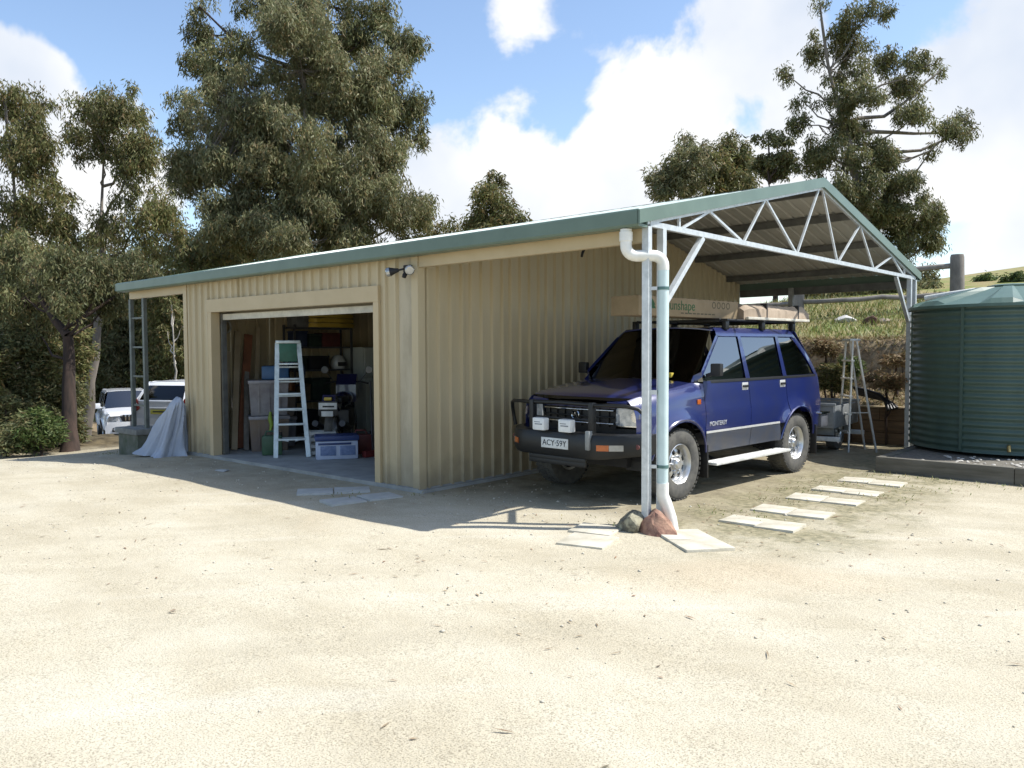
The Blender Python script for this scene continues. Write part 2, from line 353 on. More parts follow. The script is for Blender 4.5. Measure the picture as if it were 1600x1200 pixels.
def wallsheet(a, b, z0, z1, mp, m, name='cladding_sheet', flat=False):
    pr = ribs(a, b) if not flat else [(a, 0), (b, 0)]; mb = MB(); k = len(pr); vs = []
    for t in (0, -.004):
        for u, hh in pr: vs.append(mp(u, hh+t, z0(u)))
        for u, hh in pr: vs.append(mp(u, hh+t, z1(u)))
    fs = [(i, i+1, k+i+1, k+i) for i in range(k-1)]+[(2*k+i+1, 2*k+i, 3*k+i, 3*k+i+1) for i in range(k-1)]
    fs += [(i, 2*k+i, 2*k+i+1, i+1) for i in range(k-1)]+[(k+i, k+i+1, 3*k+i+1, 3*k+i) for i in range(k-1)]+[(0, k, 3*k, 2*k), (k-1, 3*k-1, 4*k-1, 2*k-1)]
    return mb.add(vs, fs).build(name, m, shed)
fr = lambda u, h, z: (u, -h, z)
sd = lambda u, h, z: (h, u, z)
bk = lambda u, h, z: (u, D+h, z)
lf = lambda u, h, z: (-W-h, u, z)
c = lambda v: (lambda u: v)
DL, DR, DT = -4.60, -.76, 2.22
wallsheet(-W+.03, DL-.10, c(.02), c(2.74), fr, cream)
for a, b in ((DL-.10, -3.85), (-3.847, -3.10), (-3.097, -2.34), (-2.337, -1.55), (-1.547, DR+.10)): wallsheet(a, b, c(2.405), c(2.74), fr, cream)
wallsheet(DR+.10, -.33, c(.02), c(2.74), fr, cream)
wallsheet(-.327, -.03, c(.02), c(2.74), fr, stain, flat=True)
for i in range(11):
    a, b = .03+i*.7265, .03+(i+1)*.7265-.003
    wallsheet(a, b, c(.03), lambda u: roofz(0, u)-.02, sd, cream)
    wallsheet(a, b, c(-.06), lambda u: roofz(-W, u)-.02, lf, cream)
for i in range(7): wallsheet(-W+.03+i*.768, -W+.03+(i+1)*.768-.003, c(.0), c(2.80), bk, cream)
# corner flashings, door frame
mb = MB(); mb.box((-.075, -.034, .01), (.034, -.028, 2.73)); mb.box((.028, -.028, .01), (.034, .075, 2.73)); mb.build('corner_flashing', cream, shed)
mb = MB(); mb.box((-W-.034, -.032, .0), (-W+.075, -.002, 2.70)); mb.box((-W-.034, -.028, .0), (-W-.028, .075, 2.70)); mb.build('corner_flashing', creamd, shed)
MB().box((DL-.12, -.045, 2.215), (DR+.10, .10, 2.405)).build('door_header', creamd, shed)
MB().box((DL-.10, -.040, .02), (DL, .10, 2.214)).build('door_jamb', creamd, shed)
MB().box((DR, -.040, .02), (DR+.10, .10, 2.214)).build('door_jamb', creamd, shed)
# roller door curtain wound on its drum, bottom rail below the header
rd = MB().lathe([(.02, 0), (.23, .0), (.23, DR-DL-.1), (.02, DR-DL-.1)], 24, Matrix.Translation((DL+.05, .38, 2.44)) @ Matrix.Rotation(R(90), 4, 'Y')).build('roller_door', cream, shed, 30)
MB().rbox((DL+.01, .12, 2.10), (DR-.01, .17, 2.19), .008).build('bottom_rail', mat('door_rail', (.60, .58, .50), .4), rd)
for xx in (DL+.02, DR-.06): MB().box((xx, .104, .06), (xx+.04, .18, 2.2)).build('door_track', purl, shed)
# slab
mb = MB(); mb.prism([(-W-.02, -.05), (.02, -.05), (.02, D), (-W-.02, D)], -.25, .045, 'z'); mb.build('concrete_slab', conc, shed)
MB().box((.02, -.05, -.2), (.10, D, .035)).build('slab_edge', conc, shed)
# beams under the eaves
for x0, x1, y in ((.036, L-.03, -.02), (-7.42, -W-.04, -.02), (.036, L-.03, D-.06)):
    mb = MB(); mb.prism([(x0, 2.59+shz(x0)), (x1, 2.59+shz(x1)), (x1, 2.715+shz(x1)), (x0, 2.715+shz(x0))], y, y+.07, 'y'); mb.build('eave_beam', creamd if y < 1 else purl, shed)
# gutters
def gutter(y0, sgn, name):
    prof = [(0, 0), (-.14, 0), (-.155, .02), (-.155, .135), (-.145, .15), (-.135, .14), (-.135, .03), (-.01, .02), (-.005, .13), (0, .13)]
    xs = np.linspace(-7.52, L+.03, 8); vs = []; k = len(prof)
    for x in xs: vs += [(x, y0+sgn*py, 2.712+shz(x)+pz) for py, pz in prof]
    fs = [(j*k+i, j*k+(i+1) % k, (j+1)*k+(i+1) % k, (j+1)*k+i) for j in range(7) for i in range(k)]+[tuple(range(k)), tuple(7*k+i for i in range(k))]
    return MB().add(vs, fs).build(name, green, shed)
gutter(-.045, 1, 'gutter'); gutter(D+.045, -1, 'gutter')
# roof sheets (top green-grey, underside pale) and ridge cap
rtop = mat('roof_top', (.40, .47, .43), .38, c2=(.36, .43, .39), scale=2)
def roofsheet(wd, side):
    pr = ribs(0, wd, .19, .024); k = len(pr); vs = []
    ys = (-.10, D/2) if side == 0 else (D/2, D+.10)
    for t in (.006, 0):
        for y in ys:
            for u, hh in pr: vs.append((u, y, 2.85+SL*(y if y <= D/2 else D-y)+hh+t))
    fs = [(i, i+1, k+i+1, k+i) for i in range(k-1)]+[(2*k+i+1, 2*k+i, 3*k+i, 3*k+i+1) for i in range(k-1)]
    nt = len(fs)//2; fs += [(i, 2*k+i, 2*k+i+1, i+1) for i in range(k-1)]+[(k+i, k+i+1, 3*k+i+1, 3*k+i) for i in range(k-1)]
    me = MB().add(vs, fs).mesh('roof_sheet', rtop); me.materials.append(under)
    for i in range(nt, 2*nt): me.polygons[i].material_index = 1
    return me
for side in (0, 1):
    me = roofsheet(.757, side)
    for i in range(14):
        o = link('roof_sheet', me, shed); o.location = (-7.52+i*.7575, 0, shz(-7.52+i*.7575+.38))
mb = MB()
for s in (-1, 1): mb.add([(x, D/2+s*dy, 2.85+SL*(D/2-abs(dy))+.034+shz(x)) for x in (-7.53, L+.05) for dy in (0, .18)], [(0, 1, 3, 2)])
mb.build('ridge_cap', green, shed)
# purlins
for y in (.5, 1.7, 2.9, 3.85, D-3.85, D-2.9, D-1.7, D-.5):
    mb = MB(); xs = (-7.48, L-.02); vs = []
    for x in xs: z = roofz(x, y)-.004; vs += [(x, y-.03, z-.10), (x, y+.03, z-.10), (x, y+.03, z-.006), (x, y-.03, z-.006)]
    mb.add(vs, [(0, 1, 2, 3), (4, 7, 6, 5), (0, 4, 5, 1), (1, 5, 6, 2), (2, 6, 7, 3), (3, 7, 4, 0)]); mb.build('purlin', purl, shed)
# barge boards on the gable ends
for x0, x1 in ((L+.025, L+.05), (-7.56, -7.535)):
    for s in (0, 1):
        a, b = (-.20, D/2) if s == 0 else (D+.20, D/2)
        za, zb = 2.85-.2*SL+shz(x0), 2.85+SL*D/2+shz(x0)
        mb = MB(); mb.prism([(a, za-.075), (b, zb-.075), (b, zb+.045), (a, za+.045)], x0, x1, 'x'); mb.build('barge_board', green, shed)
# gable truss of the carport
def truss(x, nm='truss'):
    t = bpy.data.objects.new(nm, None); COL.objects.link(t); t.parent = shed
    tz = lambda y: 2.765+SL*(y if y <= D/2 else D-y)+shz(x); bz = 2.755+shz(x)
    MB().bar((x, -.02, tz(-.02)), (x, D/2-.004, tz(D/2)), .035).build('top_chord', galv, t); MB().bar((x, D+.02, tz(D+.02)), (x, D/2+.004, tz(D/2)), .035).build('top_chord', galv, t)
    MB().bar((x, .02, bz), (x, D-.02, bz), .045, .05).build('bottom_chord', galv, t)
    T = [.52, 1.12, 2.42, D/2-.06, D/2+.06, 5.45, 6.86, 7.5]; B = [.56, .60, 1.86, 3.28, 4.62, 6.05, 7.40, 7.46]
    pairs = [(.55, .55), (.60, 1.12), (1.84, 1.14), (1.90, 2.40), (3.26, 2.44), (3.31, D/2-.07), (4.60, D/2+.07), (4.66, 5.42), (6.03, 5.46), (6.09, 6.84), (7.42, 6.88), (7.48, 7.48)]
    for b, tt in pairs: MB().bar((x, b, bz+.02), (x, tt, tz(tt)-.014), .024, .024, up=(1, 0, 0)).build('web_member', galv, t)
    return t
truss(L)
for x in (-.0-3.0,): truss(x)
for x in (L,):
    for y in (.0, .25, D-.25, D): MB().box((x-.036, y-.03, -.05), (x+.03, y+.03, 2.728)).build('post', galv, shed)
MB().box((.99, D-.13, -.05), (1.07, D-.07, 2.70)).build('post', mat('timber_post', (.36, .36, .34), .8), shed)
for p, q in (((L-.003, .30, 2.06), (L-.003, 1.0, 2.725)), ((L-.003, D-.30, 2.06), (L-.003, D-.95, 2.725))): MB().bar(p, q, .05, .05, up=(1, 0, 0)).build('knee_brace', galv, shed)
# gable wall seen through the carport: its inside sub-frame girt, hanging straps
for y in (2.55, 4.6):
    z0 = roofz(.4, y)-.10; pts = [(.45+.03*math.sin(k*1.7), y+.02*math.cos(k*2.3), z0-k*.06) for k in range(8)]
    MB().tube(pts, .018, 6).build('hanging_strap', dark, shed)
# downpipe
def arc(c0, a, b, n=6): return [tuple(Vector(c0)+Vector(a)*math.cos(t*math.pi/2/n)+Vector(b)*math.sin(t*math.pi/2/n)) for t in range(n+1)]
dp = bpy.data.objects.new('downpipe', None); COL.objects.link(dp); dp.parent = shed
hx = Vector((.265, .25, 0)).normalized(); A = Vector((2.90, -.125, 0)); Bp = Vector((3.145, .105, 0)); r_ = .09
pts = [(A.x, A.y, 2.705), (A.x, A.y, 2.58)]+arc(A+hx*r_+Vector((0, 0, 2.56)), -hx*r_, (0, 0, -r_))+arc(Bp-hx*r_+Vector((0, 0, 2.47-r_)), (0, 0, r_), hx*r_)+[(Bp.x, Bp.y, 2.34)]
MB().tube(pts, .052, 16).build('elbow', pvc, dp, 40)
MB().tube([(A.x, A.y, 2.60), (A.x, A.y, 2.68)], .060, 16).build('socket', pvc, dp, 40)
MB().tube([(Bp.x, Bp.y, 2.355), (Bp.x, Bp.y, .42)], .050, 18).build('pipe', pvcblue, dp, 40)
MB().tube([(Bp.x, Bp.y, .43), (Bp.x, Bp.y, .32), (Bp.x+.02, Bp.y+.02, .25), (Bp.x+.06, Bp.y+.04, .11), (Bp.x+.075, Bp.y+.05, .0)], .056, 16).build('shoe', pvc, dp, 40)
for z in (2.18, .58):
    MB().tube([(Bp.x, Bp.y, z-.014), (Bp.x, Bp.y, z+.014)], .0535, 18).build('strap', mat('strap_green', (.10, .20, .19), .5), dp, 40)
    MB().bar((Bp.x-.03, Bp.y-.05, z), (L+.02, .03, z), .03).build('bracket', galv, dp)
MB().bar((Bp.x-.03, Bp.y-.05, 1.25), (L+.02, .03, 1.25), .04).build('bracket', galv, dp)
# lattice column and pier of the far bay
lc = bpy.data.objects.new('lattice_column', None); COL.objects.link(lc); lc.parent = shed
for x in (-7.40, -6.90): MB().box((x-.035, -.03, .32), (x+.035, .03, 2.585+shz(x))).build('upright', mat('grey_steel', (.16, .18, .17), .5, .3), lc)
for k in range(4): MB().bar((-7.362, 0, .7+k*.5), (-6.938, 0, .7+k*.5), .03).build('rung', MATS['grey_steel'], lc)
pier = MB(); pier.rbox((-7.53, -.22, -.4), (-6.78, .24, .22), .02); pier.build('pier', mat('pier_block', (.15, .15, .125), .9, c2=(.07, .085, .05), scale=5, bump=.5, bscale=25), shed, 30)
MB().rbox((-7.57, -.26, .221), (-6.74, .28, .32), .015).build('pier_cap', mat('pier_cap', (.24, .24, .22), .9), shed, 30)
# flood light with two heads
fl = thing('flood_light', 'black twin-head security flood light under the eave at the garage corner', 'light', (-.10, -.03, 2.56))
MB().rbox((-.05, -.06, -.045), (.05, .0, .045), .01).build('junction_box', dark, fl, 30)
for s in (-1, 1):
    d = Vector((s*.75, -.55, -.18)).normalized(); p0 = Vector((s*.04, -.06, .0)); p1 = p0+d*.07
    h = MB(); h.tube([p0, p1], .012, 8); h.tube([p1-d*.01, p1+d*.03, p1+d*.09], [.022, .03, .052], 14); ho = h.build('lamp_head', dark, fl, 40)
    MB().tube([p1+d*.088, p1+d*.125, p1+d*.135], [.053, .053, .042], 16).build('lamp_lens', mat('lamp_lens', (.50, .51, .50), .08, .6), ho, 40)
MB().tube([(0, -.05, -.04), (.01, -.09, -.075), (.012, -.10, -.10)], [.02, .026, .024], 10).build('motion_sensor', dark, fl, 40)
# ================================================================ vehicles
blue = mat('blue_car_paint', (.012, .021, .118), .28, .1, c2=(.018, .026, .104), scale=3.5, contrast=(.30, .62), coat=1., spec=.5)
greyclad = mat('grey_lower_paint', (.050, .062, .092), .38, .1, c2=(.065, .068, .080), scale=6, coat=.2)
white = mat('white_car_paint', (.78, .79, .80), .25, 0, c2=(.72, .73, .75), scale=2, coat=.8)
blk = mat('black_plastic', (.016, .016, .017), .5)
blkm = mat('black_powder_steel', (.009, .0095, .010), .45, 0., spec=.5)
rubber = mat('tyre_rubber', (.065, .063, .060), .9, c2=(.12, .115, .10), scale=9, bump=.2)
alloy = mat('wheel_steel', (.62, .63, .64), .30, .75, c2=(.48, .48, .47), scale=9)
chrome = mat('chrome', (.75, .76, .78), .12, 1.)
glass_d = glassmat('tinted_glass', (.10, .115, .115), ior=2.7)
glass_c = glassmat('clear_glass', (.55, .58, .57), ior=2.4)
lens = mat('headlamp_lens', (.62, .65, .68), .08, .35, c2=(.30, .33, .36), scale=14, coat=.8)
orange = mat('orange_lens', (.55, .12, .015), .2, coat=.6)
redl = mat('red_lens', (.35, .012, .015), .2, coat=.6)
inter = mat('car_interior', (.035, .034, .036), .8)
alum = mat('aluminium', (.72, .72, .70), .38, .35, c2=(.60, .60, .58), scale=10)
plate_w = mat('plate_white', (.72, .74, .72), .5); plate_y = mat('plate_yellow', (.52, .47, .06), .5); ink = mat('plate_ink', (.01, .012, .02), .6)

def wheel_mesh(rt, rr, wd, lugs=True, holes=8):
    h = wd/2; prof = [(rr*.98, -h*.82), (rr*1.12, -h*.98), (rt*.90, -h), (rt*.972, -h*.86), (rt*.985, -h*.55), (rt*.985, h*.55), (rt*.972, h*.86), (rt*.90, h), (rr*1.12, h*.98), (rr*.98, h*.82)]
    t = MB(); t.lathe(prof, 56, closed=True)
    if lugs:
        for k in range(44):
            a = 2*math.pi*k/44
            for j, (z0, z1, off) in enumerate(((-h*1.0, -h*.52, 0), (-h*.46, -.004, .5), (.004, h*.46, 0), (h*.52, h*1.0, .5))):
                M = Matrix.Rotation(a+off*2*math.pi/44, 4, 'Z')
                t.box((rt*.965, -.016, z0), (rt*1.0-(.006 if j in (0, 3) else 0), .016, z1), M)
    r = MB(); r.lathe([(rr*1.0, h*.80), (rr*1.04, h*.86), (rr*1.0, h*.90), (rr*.93, h*.78), (rr*.86, h*.30), (rr*.86, -h*.78), (rr*1.0, -h*.84)], 48, cap=False)
    d = MB(); n = 96; rad = [rr*.88, rr*.78, rr*.66, rr*.52, rr*.40, rr*.26, 0.02]; zz = [h*.30, h*.40, h*.50, h*.52, h*.46, h*.50, h*.50]; vs = []
    for q in (0, -.02):
        for ri, zi in zip(rad, zz):
            for k in range(n): a = 2*math.pi*k/n; vs.append((ri*math.cos(a), ri*math.sin(a), zi+q))
    m = len(rad); fs = []
    def hole(i, k):
        ph = (k+.5)/n*holes % 1
        return i in (1, 2) and .28 < ph < .72
    for i in range(m-1):
        for k in range(n):
            k2 = (k+1) % n
            if hole(i, k): continue
            fs.append((i*n+k, i*n+k2, (i+1)*n+k2, (i+1)*n+k)); o = m*n; fs.append((o+i*n+k, o+(i+1)*n+k, o+(i+1)*n+k2, o+i*n+k2))
    d.add(vs, fs)
    hub = MB(); hub.lathe([(rr*.30, h*.48), (rr*.28, h*.72), (rr*.20, h*.86), (.0, h*.88)], 24)
    for k in range(6):
        a = 2*math.pi*k/6; hub.lathe([(.013, 0), (.013, .022), (.006, .026)], 8, Matrix.Translation((rr*.40*math.cos(a), rr*.40*math.sin(a), h*.46)))
    back = MB().lathe([(rr*.82, -h*.25), (0.001, -h*.25)], 24, cap=False)
    return t.mesh('tyre', rubber, 35), r.mesh('rim', alloy, 40), d.mesh('wheel_disc', alloy, 30), hub.mesh('hub_cap', alloy, 35), back.mesh('brake_drum', blk)
def put_wheel(car, x, y, r, ms, sgn):
    # wheel face looks along local +z, turned outward to +y or -y
    w_ = bpy.data.objects.new('wheel', None); COL.objects.link(w_); w_.parent = car; w_.location = (x, y, r)
    w_.rotation_euler = (R(-90) if sgn > 0 else R(90), 0, 0)
    for me in ms: link(me.name.split('.')[0], me, w_)
    return w_

def car_body(car, P, paint):
    """Panels laid on one side surface, one roof, bonnet, nose and tail; both sides built."""
    xf, xr, hb, w, sill, belt, roof = P['xf'], P['xr'], P['wb']/2, P['w'], P['sill'], P['belt'], P['roof']
    cow, rf, rr_, zb0, zb1 = P['cowl'], P['rooff'], P['roofr'], P['zb0'], P['zb1']; th = P.get('tumble', .26); ra = P['arch']; rw = P['rw']; zf = lambda x: zb0+(zb1-zb0)*clamp((xf-x)/(xf-cow))**.75
    def S(x, z):
        y = w-.035*((z-(sill+belt)*.5)/(belt-sill)*2)**2*(1 if z < belt else 0)
        if z < belt: y += P.get('crease', .0)*(1/(1+math.exp((z-(belt-.30))*60)))
        if z >= belt: y = w-.035-(z-belt)*th
        if z > roof-.14: y -= .10*((z-roof+.14)/.14)**2
        if x > hb-.1: y -= P.get('nose', .12)*((x-hb+.1)/(xf-hb+.1))**2.2
        if x < -hb-.1: y -= P.get('tailin', .07)*((-hb-.1-x)/(-xr-hb-.1))**2
        for ax in (hb, -hb):
            d = math.hypot(x-ax, z-rw)
            if d < ra+.13: y += P.get('flare', .03)*(1-clamp((d-ra)/.13))**1.5
        if x > cow-.1 and z < belt+.2:
            dd = zf(x)-z
            if dd < .13: y -= .08*(1-clamp(dd/.13))**2
        return y
    side = lambda s: (lambda x, z: (x, s*S(x, z), z))
    ins = lambda s: (lambda x, z: (x, s*(S(x, z)-.014), z))
    def arcpts(ax, a0, a1, n=12, rad=ra): return [(ax+rad*math.cos(R(a0+(a1-a0)*k/n)), rw+rad*math.sin(R(a0+(a1-a0)*k/n))) for k in range(n+1)]
    fd, md, rdx = P['fdoor'], P['mdoor'], P['rdoor']; g = .004
    az = math.degrees(math.asin(clamp((sill-rw)/ra, -1, 1)))
    xA0 = hb-ra*math.cos(R(az)); xA1 = hb+ra*math.cos(R(az)); xB0 = -hb+ra*math.cos(R(az)); xB1 = -hb-ra*math.cos(R(az))
    bzf = P.get('noseb', sill+.10); clad = P.get('clad')
    for s in (1, -1):
        fend = [(fd+g, sill)]+[(xA0, sill)]+arcpts(hb, 180-az, az)[1:-1]+[(xA1, sill), (xf-.04, bzf)]+[(xf-.02-(xf-.02-cow)*k/10, zf(xf-.02-(xf-.02-cow)*k/10)) for k in range(11)]+[(fd+g, zf(fd+g)-.01)]
        panel('front_fender', fend, side(s), paint, car, .06)
        z0 = sill if not clad else clad
        d1 = [(fd-g, z0), (fd-g, zf(fd)-.012), (cow-.06 if cow-.06 < fd-g else fd-g-.01, belt), (md+g, belt), (md+g, z0)]
        a = panel('door', d1, side(s), paint, car)
        d2 = [(md-g, z0), (md-g, belt), (rdx+g, belt)]
        if rdx < -hb+ra:
            xa = -hb+math.sqrt(max(0, ra**2-(z0-rw)**2)); d2 += [(rdx+g, rw+math.sqrt(max(0, ra**2-(rdx+g+hb)**2)))]
            a1 = math.degrees(math.atan2(d2[-1][1]-rw, rdx+g+hb)); a0 = math.degrees(math.asin(clamp((z0-rw)/ra, -1, 1)))
            d2 += arcpts(-hb, a1, a0, 6)[1:-1]+[(xa, z0)]
        else: d2 += [(rdx+g, z0)]
        b = panel('door', d2, side(s), paint, car)
        if clad:
            for x0, x1 in ((fd-g, md+g), (md-g, xB0+.02)): panel('lower_cladding', [(x0, sill), (x0, clad-.006), (x1, clad-.006), (x1, sill)], (lambda x, z, s=s: (x, s*(S(x, z)+.008), z)), greyclad, car)
            panel('trim_strip', [(fd-g, clad-.004), (fd-g, clad+.010), (xB0+.02, clad+.010), (xB0+.02, clad-.004)], (lambda x, z, s=s: (x, s*(S(x, z)+.010), z)), alum, car, .2)
        for o, hx, hz in ((a, md+.10, belt-P.get('hz', .10)), (b, rdx+.10, belt-P.get('hz', .10))):
            y = S(hx, hz)
            MB().rbox((hx-.07, min(s*y, s*(y+.006)), hz-.045), (hx+.07, max(s*y, s*(y+.006)), hz+.045), .006).build('handle_bezel', P.get('bezel', alum), o, 30)
            MB().rbox((hx-.06, min(s*(y+.007), s*(y+.022)), hz-.014), (hx+.06, max(s*(y+.007), s*(y+.022)), hz+.014), .006).build('handle', P.get('handle', blk), o, 30)
        # quarter panel behind the rear door
        q = [(rdx-g, belt)]
        zq = rw+math.sqrt(max(0, ra**2-(rdx+hb)**2)) if abs(rdx+hb) < ra else sill
        q += [(rdx-g, zq)]
        a1 = math.degrees(math.atan2(zq-rw, rdx+hb)) if abs(rdx+hb) < ra else az
        q += arcpts(-hb, a1, 180-az, 12)[1:]+[(xr+.10, sill+.04), (xr+.01, sill+.16), (xr+.015, belt-.12), (xr+.04, belt)]
        panel('quarter_panel', q, side(s), paint, car)
        # glasshouse: pillars and panes
        at_, dt = P['atop'], P['dtop']; zt = roof-P.get('band', .085); ab = cow-.04
        A_ = lambda z: ab+(at_-ab)*(z-belt)/(zt-belt); Dp = lambda z: xr+.04+(dt-xr-.04)*((z-belt)/(zt-belt))**1.25
        pw = .055
        zs = np.linspace(belt, zt, 6)
        panel('pillar', [(A_(z)+.035, z) for z in zs]+[(A_(z)-.03, z) for z in zs[::-1]], side(s), paint, car)
        for xb in (md, rdx): panel('pillar', [(xb+pw*.9, belt), (xb+pw*.55, zt), (xb-pw*.75, zt), (xb-pw*.9, belt)], side(s), paint, car)
        panel('pillar', [(Dp(z)+P.get('dw', .12), z) for z in zs]+[(Dp(z), z) for z in zs[::-1]], side(s), paint, car)
        panel('cantrail', [(A_(zt)+.02, zt+.002), (at_-.05, roof-.03), (dt+.03, roof-.03), (Dp(zt)+.0, zt+.002)], side(s), paint, car)
        panel('belt_moulding', [(ab-.03, belt-.012), (ab-.03, belt+.010), (xr+.15, belt+.010), (xr+.15, belt-.012)], (lambda x, z, s=s: (x, s*(S(x, z)+.007), z)), blk, car, .25)
        panel('side_window', roundpoly([(A_(belt)-.028, belt+.006), (A_(zt)-.028, zt), (md+pw*.55, zt), (md+pw*.9, belt+.006)], .03), ins(s), P['glass'], car)
        panel('side_window', roundpoly([(md-pw*.9, belt+.006), (md-pw*.75, zt), (rdx+pw*.55, zt), (rdx+pw*.9, belt+.006)], .03), ins(s), P['glass'], car)
        if P.get('quarter', True): panel('side_window', roundpoly([(rdx-pw*.9, belt+.006), (rdx-pw*.75, zt), (Dp(zt)+.12, zt), (Dp(belt)+.13, belt+.006)], .05), ins(s), P['glass'], car)
        # arch lining
        for axx in (hb, -hb):
            m_ = MB(); pts = arcpts(axx, 185, -5, 16, ra+.004); k = len(pts); vs = [(x, s*(w-.05), z) for x, z in pts]+[(x, s*(w-.36), z) for x, z in pts]
            m_.add(vs, [(i, i+1, k+i+1, k+i) for i in range(k-1)]); m_.build('arch_liner', blk, car)
            if P.get('lip'):
                pp = [(x, s*(S(x, z)+.004), z) for x, z in arcpts(axx, 180-az, az, 16, ra+.012)]; MB().tube(pp, .014, 6).build('arch_moulding', paint, car, 50)
    # roof
    tp = lambda x, y: (x, y, roof-.05*(abs(y)/(w-.18))**3-.018*((x-(rf+rr_)/2)/((rf-rr_)/2))**4)
    yr = S((rf+rr_)/2, roof-.035)+.004
    panel('roof', roundpoly([(rf, -yr), (rf, yr), (rr_, yr), (rr_, -yr)], .06), tp, paint, car, .09, .015)
    # bonnet
    def bt(x, y):
        e = clamp(abs(y)/(w-.09)); return (x, y, zf(x)+P.get('crown', .035)*(1-e**2.4)*(.35+.65*clamp((xf-x)/.3))-.05*clamp((x-xf+.12)/.12)**2)
    yb = lambda x: S(x, zf(x)-.001)-.001
    xs = np.linspace(xf-.02, cow+.02, 7)
    panel('bonnet', [(x, yb(x)) for x in xs]+[(x, -yb(x)) for x in xs[::-1]], bt, paint, car, .08)
    # windscreen (y across, v up)
    def ws(y, v):
        z = zf(cow)-.01+v*(roof-.03-zf(cow)+.01); x = cow+.02+(rf-cow-.02)*v+.0-.16*(abs(y)/w)**2.4*(1-.55*v)-.012; return (x, y, z)
    wy = lambda v: (w-.10)-(v)*(w-.10-yr+.03)
    panel('windscreen', roundpoly([(-wy(0), 0), (wy(0), 0), (wy(1), 1), (-wy(1), 1)], .04), ws, P['wglass'], car, .12, .006)
    MB().box((cow-.16, -w+.14, zf(cow)-.08), (cow+.06, w-.14, zf(cow)-.015)).build('cowl', blk, car)
    # tail: panel below the belt, rear window above
    def tl(y, z):
        v = clamp((z-belt)/(roof-.03-belt)); x = xr+(rr_-xr)*v**1.2+.10*(abs(y)/w)**3; return (x, y, z)
    wyb = S(xr+.05, belt-.1)-.01; wyt = S(rr_, roof-.06)-.0
    panel('tailgate', roundpoly([(-wyb, P.get('tailb', sill+.2)), (wyb, P.get('tailb', sill+.2)), (wyb, belt), (-wyb, belt)], .02), tl, paint, car, .08)
    panel('rear_window', roundpoly([(-wyb+.10, belt+.03), (wyb-.10, belt+.03), (wyt-.08, roof-.13), (-wyt+.08, roof-.13)], .07), tl, P['glass'], car, .08, .006)
    for s in (1, -1): panel('tailgate_frame', [(s*wyb, belt+.002), (s*(wyb-.105), belt+.002), (s*(wyt-.075), roof-.125), (s*wyt, roof-.07)], tl, paint, car, .1)
    panel('tailgate_frame', [(-wyt, roof-.128), (wyt, roof-.128), (wyt, roof-.035), (-wyt, roof-.035)], tl, paint, car, .1)
    panel('tailgate_frame', [(-wyb+.1, belt+.002), (wyb-.1, belt+.002), (wyb-.1, belt+.032), (-wyb+.1, belt+.032)], tl, paint, car, .1)
    # floor pan, engine bay and cabin
    MB().box((xr+.12, -w+.30, sill-.10), (xf-.14, w-.30, sill+.10)).build('chassis', blk, car)
    MB().box((cow-.12, -w+.14, sill+.09), (cow-.07, w-.14, zf(cow)-.06)).build('firewall', blk, car)
    MB().box((hb-.30, -w+.37, sill+.11), (xf-.20, w-.37, zb0-.10)).build('engine', blk, car)
    MB().box((cow-.38, -w+.12, belt-.14), (cow-.13, w-.12, belt-.01)).build('dashboard', inter, car)
    MB().box((xr+.14, -w+.13, sill+.11), (cow-.13, w-.13, sill+.20)).build('cabin_floor', inter, car)
    for sx, n in ((.10, 2), (-.85, 3)):
        for k in range(n):
            y = (-.36, .36)[k] if n == 2 else (-.42, 0, .42)[k]; hw = .24 if n == 2 else .2
            st = MB(); st.rbox((sx-.25, y-hw, sill+.21), (sx+.27, y+hw, sill+.36), .05); st.rbox((sx-.34, y-hw, sill+.36), (sx-.20, y+hw, belt+.05), .05); so_ = st.build('seat', inter, car, 40)
            MB().rbox((sx-.33, y-.13, belt+.09), (sx-.24, y+.13, belt+.27), .04).build('headrest', inter, so_, 40)
    sw = MB(); c0 = Vector((.62, -.36, belt-.02)); sw.tube([tuple(c0+Vector((.06*math.sin(a), .18*math.cos(a), .17*math.sin(a)))) for a in np.linspace(0, 2*math.pi, 21)], .014, 6); sw.build('steering_wheel', inter, car, 50)
    return S, zf

# ---------------------------------------------------------------- the blue four-wheel drive
suv = thing('blue_four_wheel_drive', 'dark blue four-wheel drive with black bull bar parked under the carport', 'car', (1.7163, 2.8992, 0.0), R(-93.13))
SP = dict(xf=2.06, xr=-2.24, wb=2.74, w=.885, sill=.48, belt=1.27, roof=1.915, cowl=.98, rooff=.36, roofr=-1.80, zb0=1.095, zb1=1.255, fdoor=.86, mdoor=-.16, rdoor=-1.12, arch=.475, rw=.39, clad=.70,
          atop=.34, dtop=-1.66, glass=glass_d, wglass=glassmat('windscreen_glass', (.16, .18, .175), ior=1.4), tumble=.25, noseb=.74, hz=.085, flare=.055, lip=True, band=.125, crease=.012)
S, zf = car_body(suv, SP, blue)
ms = wheel_mesh(.392, .215, .255)
for x in (1.37, -1.37):
    for s in (1, -1): put_wheel(suv, x, s*.775, .392, ms, s)
fx = lambda y, z: 2.055-.11*(abs(y)/.85)**2.2-.03*abs(z-.95)
front = lambda o: (lambda y, z: (fx(y, z)+o, y, z))
gl = panel('grille', roundpoly([(-.50, .80), (.50, .80), (.50, 1.02), (-.50, 1.02)], .03), front(-.03), blk, suv, .1)
for z in (.985, .915, .845): MB().tube([(fx(y, z)-.005, y, z) for y in np.linspace(-.49, .49, 9)], .010, 8).build('grille_bar', chrome if z != .915 else blkm, gl, 50)
for y in np.linspace(-.42, .42, 8): MB().box((fx(y, .9)-.028, y-.006, .81), (fx(y, .9)-.010, y+.006, 1.01)).build('grille_slat', blkm, gl)
